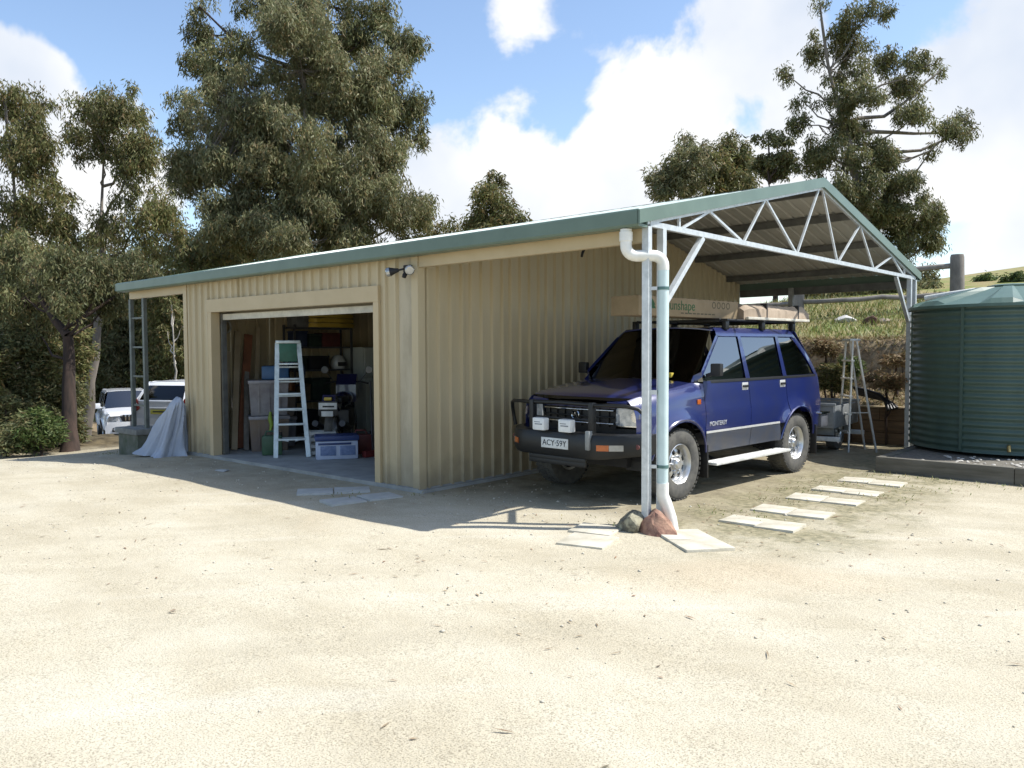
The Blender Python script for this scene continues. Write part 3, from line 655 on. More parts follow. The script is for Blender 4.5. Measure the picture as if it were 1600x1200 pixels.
em = MB(); em.lathe([(.050, -.006), (.056, 0), (.050, .006), (.042, 0)], 24, frame((fx(0, .915)+.012, 0, .925), (0, 1, 0), (0, 0, 1)), closed=True)
em.prism([(-.03, .905), (.0, .955), (.018, .928), (.034, .905), (.012, .913), (.0, .93), (-.012, .908)], fx(0, .915)+.006, fx(0, .915)+.018, 'x'); em.build('grille_emblem', chrome, gl, 40)
panel('nose_panel', [(-.78, 1.022), (.78, 1.022), (.77, 1.075), (-.77, 1.075)], front(-.02), blue, suv, .1)
panel('bonnet_protector', [(-.70, 1.05), (.70, 1.05), (.69, 1.125), (-.69, 1.125)], front(.012), glassmat('smoked_acrylic', (.12, .12, .12)), suv, .1, .005)
panel('nose_apron', [(-.80, .60), (.80, .60), (.80, .795), (-.80, .795)], front(-.05), blk, suv, .1)
for s in (1, -1):
    h = panel('headlight', roundpoly([(s*.515, .845), (s*.835, .845), (s*.825, 1.015), (s*.525, 1.018)], .02), front(.0), lens, suv, .06)
    panel('headlight_bezel', roundpoly([(s*.505, .832), (s*.85, .832), (s*.84, 1.025), (s*.512, 1.028)], .02), front(-.016), chrome, h, .1)
    for dy in (.09, .235): MB().lathe([(.02, .0), (.055, .03), (.06, .034)], 16, frame((fx(.6, .93)-.05, s*(.515+dy), .93), (0, 1, 0), (0, 0, 1))).build('reflector', chrome, h, 40)
# bull bar
bb = bpy.data.objects.new('bull_bar', None); COL.objects.link(bb); bb.parent = suv
ys = np.linspace(-.95, .95, 21); bxx = lambda y: 2.40-.40*clamp((abs(y)-.50)/.45)**1.7
prof = [(-.14, .52), (-.02, .50), (.0, .53), (.0, .70), (-.025, .755), (-.16, .765)]
vs = [(bxx(y)+a, y, z+(0 if abs(y) < .5 else (.05*(abs(y)-.5)/.45 if z < .6 else 0))) for y in ys for a, z in prof]; k = len(prof)
MB().add(vs, [(j*k+i, j*k+(i+1) % k, (j+1)*k+(i+1) % k, (j+1)*k+i) for j in range(20) for i in range(k)]+[tuple(range(k)), tuple(20*k+i for i in range(k))]).build('bumper_channel', blkm, bb, 35)
for s in (1, -1):
    MB().rbox((2.255, s*.42-.03, .755), (2.325, s*.42+.03, 1.085), .012).build('upright', blkm, bb, 30)
    pts = [(2.29, s*.44, 1.055), (2.27, s*.60, 1.06), (2.20, s*.80, 1.055), (2.14, s*.89, 1.03), (2.08, s*.945, .96), (2.05, s*.955, .86), (2.03, s*.945, .755)]
    MB().tube(pts, .021, 10).build('headlight_hoop', blkm, bb, 50)
    MB().rbox((2.315+0, s*.62-.0, .60), (2.33, s*.62+.001, .601), .0001) if False else None
    iy = [s*.58, s*.68, s*.79]
    for q, (ya, yb_) in enumerate(((.555, .665), (.668, .775))):
        a_, b_ = bxx(ya)+.004, bxx(yb_)+.004
        MB().add([(a_, s*ya, .60), (b_, s*yb_, .60), (b_, s*yb_, .66), (a_, s*ya, .66), (a_-.04, s*ya, .60), (b_-.04, s*yb_, .60), (b_-.04, s*yb_, .66), (a_-.04, s*ya, .66)], [(0,1,2,3),(4,7,6,5),(0,4,5,1),(1,5,6,2),(2,6,7,3),(3,7,4,0)]).build('indicator_lens', orange if q == 0 else mat('side_lens', (.45, .43, .38), .2), bb)
    MB().lathe([(.026, 0), (.026, .012), (.0, .016)], 14, frame((bxx(.87)-.0, s*.87, .64), (0, 1, 0), (0, 0, 1))).build('bar_end_plug', mat('dull_red_plug', (.16, .05, .045), .5), bb, 40)
MB().tube([(2.29, -.42, 1.06), (2.30, 0, 1.07), (2.29, .42, 1.06)], .024, 12).build('top_hoop', blkm, bb, 50)
MB().tube([(2.29, -.42, .90), (2.30, 0, .90), (2.29, .42, .90)], .014, 10).build('middle_rail', blkm, bb, 50)
MB().rbox((2.36, .43, .60), (2.425, .485, .80), .012).build('jack_bracket', mat('worn_steel', (.30, .31, .31), .45, .4), bb, 30)
for z in (.56, .60): MB().rbox((2.35, -.40, z-.1-.05), (2.38, .40, z-.1), .008).build('lower_skid_bar', blkm, bb, 30)
for y in (-.20, .17):
    sp = MB(); sp.rbox((2.36, y-.085, .768), (2.45, y+.085, .905), .018); so_ = sp.build('driving_lamp', mat('lamp_cover', (.80, .81, .79), .35, c2=(.70, .71, .70)), suv, 40)
    MB().box((2.4505, y-.045, .83), (2.4525, y+.06, .842)).build('cover_mark', mat('cover_mark', (.25, .27, .30), .5), so_); MB().box((2.4505, y-.055, .855), (2.4525, y+.03, .863)).build('cover_mark', MATS['cover_mark'], so_)
pl = MB().rbox((2.402, -.19, .585), (2.410, .19, .695), .003).build('number_plate', plate_w, suv, 30)
textpart('plate_text', 'ACY·59Y', .088, ink, pl, frame((2.412, 0, .640), (0, 1, 0), (0, 0, 1)))
# side step, mud flaps, mirrors, badge, repeater
for s in (1, -1):
    st = MB(); st.rbox((-1.0, min(s*.80, s*1.0), .325), (.80, max(s*.80, s*1.0), .355), .01)
    for k in range(5): st.box((-.97, min(s*(.83+k*.035), s*(.84+k*.035)), .355), (.77, max(s*(.83+k*.035), s*(.84+k*.035)), .360))
    sto = st.build('side_step', mat('step_aluminium', (.80, .80, .76), .42, .15), suv, 30)
    for x in (-.7, .5): MB().bar((x, s*.60, .42), (x, s*.86, .318), .03).build('step_bracket', blk, sto)
    MB().rbox((.86, min(s*.66, s*.93), .19), (.885, max(s*.66, s*.93), .56), .006).build('mud_flap', blk, suv, 30)
    MB().rbox((-1.90, min(s*.66, s*.93), .20), (-1.875, max(s*.66, s*.93), .60), .006).build('mud_flap', blk, suv, 30)
    mr = MB(); mr.rbox((.72, min(s*.90, s*1.03), 1.33), (.79, max(s*.90, s*1.03), 1.47), .03); mr.bar((.76, s*.84, 1.33), (.76, s*.93, 1.36), .04); mo = mr.build('door_mirror', blk, suv, 40)
    MB().rbox((.716, min(s*.915, s*1.015), 1.345), (.719, max(s*.915, s*1.015), 1.455), .001).build('mirror_glass', chrome, mo)
    MB().rbox((.955, min(s*(S(.98, 1.05)), s*(S(.98, 1.05)+.012)), 1.02), (1.025, max(s*(S(.98, 1.05)), s*(S(.98, 1.05)+.012)), 1.075), .005).build('side_repeater', orange, suv, 30)
    textpart('door_badge', 'MONTEREY', .072, mat('badge_silver', (.75, .77, .80), .3, .3), suv, frame((.60, s*(S(.6, .78)+.004), .785), (-s, 0, 0), (0, 0, 1)))
    tlm = MB().rbox((-2.235, min(s*.62, s*.775), .86), (-2.17, max(s*.62, s*.775), 1.20), .02).build('tail_light', redl, suv, 40)
rb = MB(); rb.rbox((-2.42, -.86, .53), (-2.20, .86, .72), .03); rbo = rb.build('rear_bumper', mat('bumper_grey', (.12, .125, .14), .4), suv, 40); MB().rbox((-2.43, -.88, .722), (-2.16, .88, .745), .01).build('bumper_cap', chrome, rbo, 30)
for y in (.30, .0): MB().tube([(1.06, y+.24, 1.265), (.98, y+.15, 1.27), (.90, y-.20, 1.305)], .009, 6).build('wiper', blk, suv, 50)
MB().rbox((.80, .28, 1.30), (.90, .46, 1.36), .02).build('dash_toy', mat('yellow_cloth', (.62, .48, .06), .7), suv, 50)
# roof rack
rk = bpy.data.objects.new('roof_rack', None); COL.objects.link(rk); rk.parent = suv; rk.location = (0, 0, .02)
for y in (-.60, .60): MB().tube([(.10, y, 1.965), (-1.75, y, 1.965)], .016, 8).build('side_rail', blkm, rk, 50)
for x in (.05, -.85, -1.70):
    MB().rbox((x-.025, -.70, 1.945), (x+.025, .70, 1.975), .008).build('cross_bar', blkm, rk, 30)
    for y in (-.66, .66): MB().rbox((x-.04, y-.03, 1.845), (x+.04, y+.03, 1.946), .01).build('rack_foot', blkm, rk, 30)
# ---------------------------------------------------------------- load on the rack, each its own thing
suvM = Matrix.Translation((1.7163, 2.8992, 0)) @ Matrix.Rotation(R(-93.13), 4, 'Z')
card = mat('cardboard', (.27, .205, .125), .85, c2=(.22, .165, .095), scale=4); cgreen = mat('print_green', (.03, .11, .04), .8); cdark = mat('print_dark', (.10, .085, .05), .8)
def on_suv(o): o.matrix_world = suvM @ Matrix.Translation((0, 0, 0)); return o
bx = thing('cardboard_carton', 'long brown printed cardboard carton on the blue car roof rack', 'carton'); bx.location = suvM @ Vector((.50, .26, 2.005)); bx.rotation_euler = (0, 0, R(-93.13))
cb = MB(); cb.rbox((-1.0, -.12, 0), (1.12, .26, .215), .008); cb.build('carton_body', card, bx, 30)
MB().box((-1.0, .04, .2152), (1.12, .10, .2165)).build('packing_tape', mat('tape', (.42, .30, .15), .25), bx)
textpart('carton_print', 'Sunshape', .16, cgreen, bx, frame((.30, .2615, .125), (-1, 0, 0), (0, 0, 1)))
tr = MB(); tr.prism([(.98, .08), (.80, .08), (.83, .12), (.81, .12), (.85, .17), (.89, .20), (.93, .17), (.97, .12), (.95, .12)], .2605, .2618, 'y'); tr.build('carton_tree_mark', cgreen, bx)
for k in range(4): MB().lathe([(.042, -.0006), (.042, .0008), (.030, .0008), (.030, -.0006)], 16, frame((-.42-.11*k, .2612, .155), (-1, 0, 0), (0, 0, 1)), closed=True).build('carton_mark', cdark, bx)
for k in range(9): MB().box((.30-.085*k-.06, .2604, .035), (.30-.085*k, .2614, .05)).build('carton_small_mark', cdark, bx)
pk = thing('wrapped_package', 'brown paper-wrapped flat package lying behind the carton on the roof rack', 'package'); pk.location = suvM @ Vector((-1.42, .30, 2.0)); pk.rotation_euler = (0, 0, R(-93.13))
bm = bmesh.new(); bmesh.ops.create_grid(bm, x_segments=26, y_segments=12, size=1); rp = random.Random(5)
def pkz(u, v): return (.205+.008*math.sin(u*5)+.008*math.sin(v*4+u*3))*(1-abs(u)**16*.25)*(1-abs(v)**16*.3)
vs = []; fs = []
for i in range(27):
    for j in range(13):
        u, v = -1+i/13, -1+j/6; vs.append((u*.92, v*.30, pkz(u, v)+rp.uniform(-.008, .008)))
for i in range(26):
    for j in range(12): fs.append((i*13+j, (i+1)*13+j, (i+1)*13+j+1, i*13+j+1))
bm.free(); nv_ = len(vs); vs += [(x, y, 0) for x, y, z in vs]
ring = [i*13 for i in range(27)]+[26*13+j for j in range(1, 13)]+[i*13+12 for i in range(25, -1, -1)]+[j for j in range(11, 0, -1)]
fs += [(ring[i], ring[(i+1) % len(ring)], nv_+ring[(i+1) % len(ring)], nv_+ring[i]) for i in range(len(ring))]+[tuple(nv_+q for q in ring[::-1])]
MB().add(vs, fs).build('wrapping', mat('brown_paper', (.40, .32, .24), .8, c2=(.29, .225, .165), scale=5, bump=.3, bscale=20), pk, 40)
MB().rbox((-.85, .302, .0), (.88, .345, .035), .008).build('pale_batten', mat('pale_batten', (.72, .68, .58), .5), pk, 30)
for x in (-.6, .3): MB().box((x, -.31, .0), (x+.03, .302, .224)).build('tie_strap', dark, pk)

# ---------------------------------------------------------------- white cars beyond the shed
wsuv = thing('white_four_wheel_drive', 'white four-wheel drive facing the shed among the trees', 'car')
WP = dict(SP); WP.update(glass=glass_c, wglass=glass_c, clad=None, w=.94, roof=1.86, belt=1.18, zb0=1.02, zb1=1.20, xf=2.2, wb=2.79, bezel=white, handle=white)
car_body(wsuv, WP, white)
for x in (1.395, -1.395):
    for s in (1, -1): put_wheel(wsuv, x, s*.82, .392, ms, s)
wf = lambda o: (lambda y, z: (2.20-.16*(abs(y)/.9)**2.2-.03*abs(z-.9)+o, y, z))
panel('bumper', roundpoly([(-.90, .36), (.90, .36), (.92, .78), (-.92, .78)], .06), wf(.05), white, wsuv, .1, .04)
panel('bumper_intake', roundpoly([(-.70, .44), (.70, .44), (.66, .58), (-.66, .58)], .04), wf(.075), blk, wsuv, .1)
panel('nose_panel', [(-.88, .79), (.88, .79), (.85, 1.05), (-.85, 1.05)], wf(-.02), white, wsuv, .1)
wg = panel('grille', roundpoly([(-.34, .80), (.34, .80), (.44, 1.03), (-.44, 1.03)], .04), wf(.0), blk, wsuv, .1)
for y in (-.24, -.12, 0, .12, .24): MB().rbox((2.185, y-.022, .815), (2.225, y+.022, 1.02), .008).build('grille_bar', chrome, wg, 30)
for s in (1, -1):
    panel('headlight', roundpoly([(s*.47, .82), (s*.88, .80), (s*.90, 1.0), (s*.86, 1.06), (s*.50, 1.03)], .03), wf(.004), lens, wsuv, .08)
    MB().lathe([(.05, 0), (.05, .02), (.0, .03)], 14, frame((2.20, s*.60, .51), (0, 1, 0), (0, 0, 1))).build('fog_lamp', lens, wsuv, 40)
    m_ = MB(); m_.rbox((.72, min(s*.96, s*1.20), 1.20), (.84, max(s*.96, s*1.20), 1.40), .05); m_.bar((.78, s*.85, 1.22), (.78, s*.98, 1.25), .05); m_.build('door_mirror', white, wsuv, 40)
MB().rbox((2.30, -.10, .38), (2.34, .06, .80), .02).build('bar_mount', mat('dark_grey_mount', (.09, .095, .11), .5), wsuv, 30)
q_ = at(197, 600, 31.8); wsuv.location = (q_[0], q_[1], float(gz(q_[0], q_[1]))); wsuv.rotation_euler = (0, 0, math.atan2(CAM[1]-q_[1], CAM[0]-q_[0])+R(5))
hat = thing('white_hatchback', 'white hatchback with red tail light and yellow plate beyond the grey tarpaulin', 'car')
HP = dict(xf=1.95, xr=-1.95, wb=2.46, w=.84, sill=.30, belt=.98, roof=1.50, cowl=.98, rooff=.25, roofr=-1.55, zb0=.74, zb1=.98, fdoor=.82, mdoor=-.12, rdoor=-1.02, arch=.345, rw=.30, atop=.22, dtop=-1.45, glass=glassmat('hatch_glass', (.22, .25, .25)), wglass=glass_c,
          tumble=.28, noseb=.42, tailb=.50, bezel=white, handle=white, dw=.2)
car_body(hat, HP, white)
mh = wheel_mesh(.300, .19, .19, False)
for x in (1.23, -1.23):
    for s in (1, -1): put_wheel(hat, x, s*.735, .30, mh, s)
tlx = lambda o: (lambda y, z: (-1.95+.10*(abs(y)/.84)**3-o, y, z))
panel('rear_bumper', roundpoly([(-.80, .26), (.80, .26), (.81, .56), (-.81, .56)], .05), tlx(.05), white, hat, .1, .05)
panel('bumper_insert', roundpoly([(-.6, .24), (.6, .24), (.55, .34), (-.55, .34)], .03), tlx(.065), blk, hat, .1, .05)
for s in (1, -1):
    t_ = panel('tail_light', roundpoly([(s*.60, .80), (s*.795, .70), (s*.80, 1.02), (s*.70, 1.05)], .04), tlx(.015), redl, hat, .06)
    MB().rbox((-1.93, min(s*.70, s*.76), .86), (-1.90, max(s*.70, s*.76), .93), .01).build('reverse_lens', lens, t_, 30)
hp = MB().rbox((-1.972, -.26, .66), (-1.962, .26, .775), .003).build('number_plate', plate_y, hat, 30); MB().box((-1.974, -.19, .70), (-1.9725, .19, .735)).build('plate_characters', ink, hp)
MB().rbox((-1.985, -.30, .80), (-1.955, .30, .83), .01).build('tailgate_handle', white, hat, 30)
q_ = at(322, 600, 22.7); hat.location = (q_[0], q_[1], float(gz(q_[0], q_[1]))); hat.rotation_euler = (0, 0, math.atan2(q_[1]-CAM[1], q_[0]-CAM[0])-R(35))
# ================================================================ water tank and its plinth
tgreen = mat('tank_green_steel', (.072, .116, .094), .42, c2=(.048, .082, .067), scale=3.2, stretch=(1, 1, .18), contrast=(.30, .70), spec=.45)
tlid = mat('tank_lid_green', (.085, .145, .118), .52, c2=(.065, .115, .094), scale=3)
TX, TY, TR = 4.56, 7.22, 1.28
tank = thing('water_tank', 'round green corrugated steel water tank beside the carport', 'tank', (TX, TY, .225))
prof = []; nc = 21; hgt = 1.98
for i in range(nc*6+1): prof.append((TR+.014*math.cos(2*math.pi*i/6), hgt*i/(nc*6)))
MB().lathe([(TR-.03, 0)]+prof+[(TR-.03, hgt)], 96).build('tank_wall', tgreen, tank, 50)
for a in (3.6, 4.45, 5.3): MB().box((TR+.004, -.02, .01), (TR+.020, .02, hgt-.01), Matrix.Rotation(a, 4, 'Z')).build('sheet_seam', tgreen, tank)
tp0 = MB().tube([(math.cos(4.9)*(TR-.02), math.sin(4.9)*(TR-.02), .12), (math.cos(4.9)*(TR+.14), math.sin(4.9)*(TR+.14), .12), (math.cos(4.9)*(TR+.16), math.sin(4.9)*(TR+.16), .06)], .022, 10).build('outlet_tap', mat('brass', (.45, .33, .12), .35, .8), tank, 40)
lid = MB(); vs = []; fs = []; nl = 64; rads = [TR+.045, TR+.04, TR-.03, 1.05, .78, .52, .30]
for j, r in enumerate(rads):
    for k in range(nl):
        a = 2*math.pi*k/nl; ph = (k % 8)/8.; rib = .05 if (k % 8) in (0, 1, 2) and 2 <= j <= 5 else 0
        z = hgt-.03 if j == 0 else hgt+.01+(TR+.04-r)*.27+rib; vs.append((r*math.cos(a), r*math.sin(a), z))
for j in range(len(rads)-1):
    for k in range(nl): fs.append((j*nl+k, j*nl+(k+1) % nl, (j+1)*nl+(k+1) % nl, (j+1)*nl+k))
fs.append(tuple(6*nl+k for k in range(nl))); lid.add(vs, fs).build('tank_roof', tlid, tank)
MB().lathe([(.30, hgt+.27), (.31, hgt+.305), (.22, hgt+.325), (0, hgt+.33)], 24).build('inspection_hatch', tlid, tank, 30)
ip = MB().tube([(-1.36, .86, 2.20), (-1.0, .80, 2.245), (-.62, .72, 2.28), (-.52, .70, 2.25), (-.50, .70, 2.18)], .045, 12).build('inlet_pipe', pvc, tank, 40)
slp = mat('old_sleeper', (.165, .155, .13), .85, c2=(.085, .08, .062), scale=3, stretch=(.4, .4, 4), bump=.4, bscale=30)
pln = thing('tank_plinth', 'low dark timber sleeper plinth filled with gravel under the green tank', 'plinth', (3.47, 4.90, 0))
for x0, x1 in ((0, 1.58), (1.585, 3.4)): MB().rbox((x0, 0, -.06), (x1, .09, .205), .012).build('sleeper', slp, pln, 30)
for y0, y1 in ((.095, 1.8), (1.805, 3.30)): MB().rbox((.0, y0, -.06), (.09, y1, .205), .012).build('sleeper', slp, pln, 30)
MB().box((.092, .092, -.05), (3.38, 3.28, .175)).build('fill', mat('plinth_fill', (.20, .185, .155), .95, c2=(.10, .092, .075), scale=26, bump=.8, bscale=50), pln)
pbm = [MB().lathe([(0, -.012), (.016, -.009), (.024, .0), (.015, .010), (0, .013)], 7).mesh('pebble', mat('pale_pebble', (.55, .53, .48), .9, c2=(.36, .34, .30), scale=12), 60)]
rq = random.Random(9)
pb = MB()
for k in range(420):
    x, y = .12+3.2*rq.random()**.45, rq.uniform(.12, 1.5)
    if math.hypot(x+3.47-TX, y+4.9-TY) < TR+.05: continue
    s = rq.uniform(.6, 1.5); M = Matrix.Translation((x, y, .182)) @ Matrix.Rotation(rq.uniform(0, 6), 4, 'Z') @ Matrix.Diagonal((s, s*rq.uniform(.6, 1), s*.8, 1))
    pb.lathe([(.001, -.012), (.016, -.008), (.024, .0), (.015, .010), (.001, .013)], 6, M, cap=False)
tag(pb.build('gravel', MATS['pale_pebble'], pln, 60), kind='stuff')

# ================================================================ bank behind the carport
ret = thing('retaining_wall', 'brown timber sleeper retaining wall at the back of the carport', 'wall', (0, 8.16, 0))
slb = mat('brown_sleeper', (.18, .115, .062), .85, c2=(.095, .062, .036), scale=2.5, stretch=(.5, 4, 8), bump=.35, bscale=25)
for r0 in range(3):
    xs = [-.2, 1.9+r0*.3, 3.9+r0*.2, 6.0]
    for a, b in zip(xs, xs[1:]): MB().rbox((a, -.004*r0, .002+r0*.205), (b-.005, .078, .20+r0*.205), .01).build('sleeper', slb, ret, 30)
MB().rbox((-.2, -.02, .617), (6.0, .10, .645), .008).build('capping', mat('pale_timber', (.46, .37, .23), .8, c2=(.36, .28, .17), scale=5), ret, 30)
galv2 = mat('dull_galvanised', (.30, .32, .33), .5, .3, c2=(.22, .235, .24), scale=9)
trl = thing('box_trailer', 'dull galvanised box trailer parked behind the blue car', 'trailer', (1.55, 6.95, 0), R(4))
def tbox(n, a, b, m=galv2, p=trl): return MB().rbox(a, b, .008).build(n, m, p, 30)
tbox('tray_floor', (-.78, -.65, .42), (.78, .65, .45)); tbox('side_panel', (-.80, -.68, .40), (.80, -.652, .74)); tbox('side_panel', (-.80, .652, .40), (.80, .68, .74)); tbox('end_panel', (.782, -.65, .40), (.81, .65, .74)); tbox('end_panel', (-.81, -.65, .40), (-.782, .65, .74))
tbox('top_rail', (-.83, -.71, .742), (.83, -.67, .785)); tbox('top_rail', (-.83, .67, .742), (.83, .71, .785)); tbox('chassis_rail', (-.85, -.70, .20), (.90, -.64, .27), galv); tbox('chassis_rail', (-.85, .64, .20), (.90, .70, .27), galv); tbox('axle', (-.70, -.03, .27), (.70, .03, .33), blk)
for y in (-.45, .45): tbox('cross_member', (-.74, y-.03, .272), (.74, y+.03, .398), galv2)
for s in (-1, 1):
    w_ = bpy.data.objects.new('wheel', None); COL.objects.link(w_); w_.parent = trl; w_.location = (s*.62, 0, .30); w_.rotation_euler = (0, R(90)*s, 0); w_.scale = (1, 1, .8)
    for me in mh: link(me.name.split('.')[0], me, w_)
tl_ = thing('trestle_ladder', 'thin aluminium trestle ladder standing open before the timber retaining wall', 'ladder', (2.42, 6.95, 0), YAW+R(90))
# local x points away from the camera view, y to its left
for y0, y1, sg in ((.10, .02, 1), (-.34, -.04, -1)):
    for x in (-.20, .22): MB().bar((x, y0, 0), (x*.62, y1, 1.74), .034, .022).build('rail' if sg > 0 else 'rear_leg', alum, tl_)
for z in (.30, .58, .86, 1.14, 1.42): MB().box((-.19+.02*z*.3, .075-.045*z, z), (.21-.02*z*.3, .125-.045*z, z+.025)).build('tread', alum, tl_)
MB().rbox((-.15, -.09, 1.742), (.17, .07, 1.775), .008).build('top_cap', galv, tl_, 30)
MB().bar((-.2, .08, .62), (-.17, -.22, .62), .014).build('spreader', alum, tl_)
pp = thing('black_pipe_bundle', 'bundle of black corrugated hoses drooping over the timber retaining wall', 'hose', tuple(at(1340, 614, 13.7)))
o0 = at(1340, 614, 13.7)
for k in range(4):
    q = [at(1335+k*2, 606+k*3, 14.0), at(1356+k*2, 611+k*3, 13.75), at(1374+k*3, 617+k*2.5, 13.55), at(1384+k*3.5, 628+k, 13.38), at(1388+k*4.5, 641-k, 13.30)]
    q = [tuple(p-o0) for p in q]; MB().tube(q, .032, 8).build('hose', mat('black_hose', (.022, .023, .026), .42), pp, 50)

# log fence and bits at the top of the bank
logm = mat('weathered_log', (.27, .24, .21), .9, c2=(.14, .125, .11), scale=4, stretch=(1, 1, .4), bump=.5, bscale=20)
fen = thing('log_fence', 'weathered grey log rail fence with thick round posts on the bank', 'fence', (2.34, 13.7, float(gz(2.34, 13.7))))
def wob_tube(p, q, r, n=7, w=.03):
    p, q = Vector(p), Vector(q); return [p.lerp(q, k/n)+Vector((rq.uniform(-w, w), rq.uniform(-w, w), rq.uniform(-w, w))*1)*(0 < k < n) for k in range(n+1)]
for (x, y), top in (((0, 0), 3.66), ((-3.2, -.9), 3.3), ((-6.2, -1.6), 3.1), ((5.2, 1.6), 3.9)):
    g = float(gz(2.34+x, 13.7+y)); zb = g-fen.location.z
    po = MB().tube([(x, y, zb-.3), (x+.01, y, zb+.5), (x, y, top-fen.location.z-.06), (x, y, top-fen.location.z)], [.15, .145, .14, .125], 14).build('fence_post', logm, fen, 40)
fz = fen.location.z
for a, b, za, zb, r in (((-.14, 0), (-3.2, -.9), 3.42, 3.2, .06), ((-.13, 0), (-3.2, -.9), 2.80, 2.72, .055), ((-3.2, -.9), (-6.2, -1.6), 3.15, 2.98, .05), ((-3.2, -.9), (-6.2, -1.6), 2.7, 2.55, .05)):
    MB().tube(wob_tube((*a, za-fz), (*b, zb-fz), r), r, 9).build('rail', logm, fen, 40)
def rock(name, label, loc, size, m, seed, cat='rock', sub=3):
    bm = bmesh.new(); bmesh.ops.create_icosphere(bm, subdivisions=sub, radius=1); r = random.Random(seed)
    cuts = [(Vector((r.uniform(-1, 1), r.uniform(-1, 1), r.uniform(-.3, 1))).normalized(), r.uniform(.42, .80)) for _ in range(12)]
    for v in bm.verts:
        for nrm, dd in cuts:
            e = v.co.dot(nrm)-dd
            if e > 0: v.co -= nrm*e*.97
        v.co += v.co.normalized()*.035*math.sin(v.co.x*9+seed)*math.cos(v.co.y*8+v.co.z*7)
        v.co = Vector((v.co.x*size[0], v.co.y*size[1], v.co.z*size[2]))
    me = bpy.data.meshes.new(name); bm.to_mesh(me); bm.free(); me.materials.append(m); me.polygons.foreach_set('use_smooth', [True]*len(me.polygons)); me.set_sharp_from_angle(angle=R(18))
    o = link(name, me); o.location = loc; return tag(o, label, cat)
redrock = mat('red_rock', (.42, .25, .17), .88, c2=(.20, .10, .075), scale=9, bump=1., bscale=26)
lich = mat('lichen_rock', (.33, .31, .22), .9, c2=(.11, .10, .075), scale=12, bump=.9, bscale=26, contrast=(.42, .6))
rock('red_rock', 'reddish rock at the foot of the carport post and downpipe', (3.16, -.03, .075), (.25, .20, .20), redrock, 4)
rock('lichen_rock', 'grey lichen-covered rock beside the red one at the carport post', (2.93, -.02, .065), (.20, .18, .18), lich, 8)
for px, py, t, s, sd, nm, lb, m in ((1322, 476, 18.2, (.27, .2, .11), 3, 'pale_rock', 'pale bleached rock lying on the grass bank', mat('bleached', (.62, .60, .55), .8)),
                                    (1358, 478, 17.5, (.19, .17, .16), 12, 'brown_rock', 'round brown rock on the grass bank beside smaller stones', mat('brownrock', (.13, .07, .045), .9, bump=.5)),
                                    (1385, 478, 17.4, (.18, .14, .07), 15, 'buff_rock', 'low buff stone lying beside the brown rock on the bank', mat('buff', (.44, .36, .26), .9, bump=.5))):
    p = at(px, py, t); rock(nm, lb, (p[0], p[1], float(gz(p[0], p[1]))+s[2]*.55), s, m, sd)

# ================================================================ paving slabs
slabm = mat('paving_concrete', (.56, .525, .43), .9, c2=(.36, .325, .24), scale=4, contrast=(.28, .6), bump=.25, bscale=70)
slabd = mat('old_paver', (.45, .45, .425), .9, c2=(.36, .365, .34), scale=6, bump=.3, bscale=60)
def slab(x, y, a, b, rz, label, group, m=slabm, z=.0, tilt=(0, 0)):
    me = MB().rbox((-a/2, -b/2, -.03), (a/2, b/2, .028), .006).mesh('stepping_stone', m, 30)
    o = link('stepping_stone', me); o.location = (x, y, z-.010); o.rotation_euler = (tilt[0], tilt[1], rz); return tag(o, label, 'paver', group)
order = ['nearest the red rock', 'second from the red rock', 'third from the red rock', 'fourth from the red rock', 'nearest the tank plinth']
for k, y in enumerate((.93, 1.63, 2.48, 3.16, 4.0)):
    for j, x in enumerate((3.53, 3.90)):
        slab(x+rq.uniform(-.012, .012), y+rq.uniform(-.012, .012), .368, .34, R(3+rq.uniform(-2, 2)), 'cream paving slab in the stepping row, pair %s, %s side' % (order[k], 'car' if j == 0 else 'open'), 'stepping slabs beside the carport', tilt=(rq.uniform(-.02, .02), rq.uniform(-.02, .02)))
slab(2.70, -.30, .40, .37, R(14), 'cream slab left of the lichen rock, touching the rock side', 'slabs around the post', tilt=(.0, .02))
slab(2.90, -.70, .42, .40, R(14), 'cream slab before the lichen rock, farther out on the gravel', 'slabs around the post', tilt=(.02, 0))
slab(3.41, .02, .37, .42, R(-38), 'cream slab beside the red rock under the downpipe outlet', 'slabs around the post', tilt=(-.02, 0))
slab(3.70, -.20, .40, .42, R(-38), 'cream slab beyond the downpipe outlet, farther out on the gravel', 'slabs around the post', tilt=(.0, -.02))
for x, y, rz, lb in ((-.93, -.78, R(54), 'grey weathered paver at the garage threshold, outer one of the far pair'), (-.685, -.44, R(54), 'grey weathered paver at the garage threshold against the slab, far pair'), (-.20, -.93, R(78), 'grey weathered paver near the garage corner, outer one of the near pair'), (-.11, -.50, R(78), 'grey weathered paver against the garage corner, near pair')):
    slab(x, y, .405, .34, rz, lb, 'pavers at the garage door', slabd, tilt=(.01, .012))
rock('flat_stone', 'small flat pale stone lying on shaded gravel before the garage door', (-3.3, -.62, .008), (.16, .10, .02), slabd, 21)

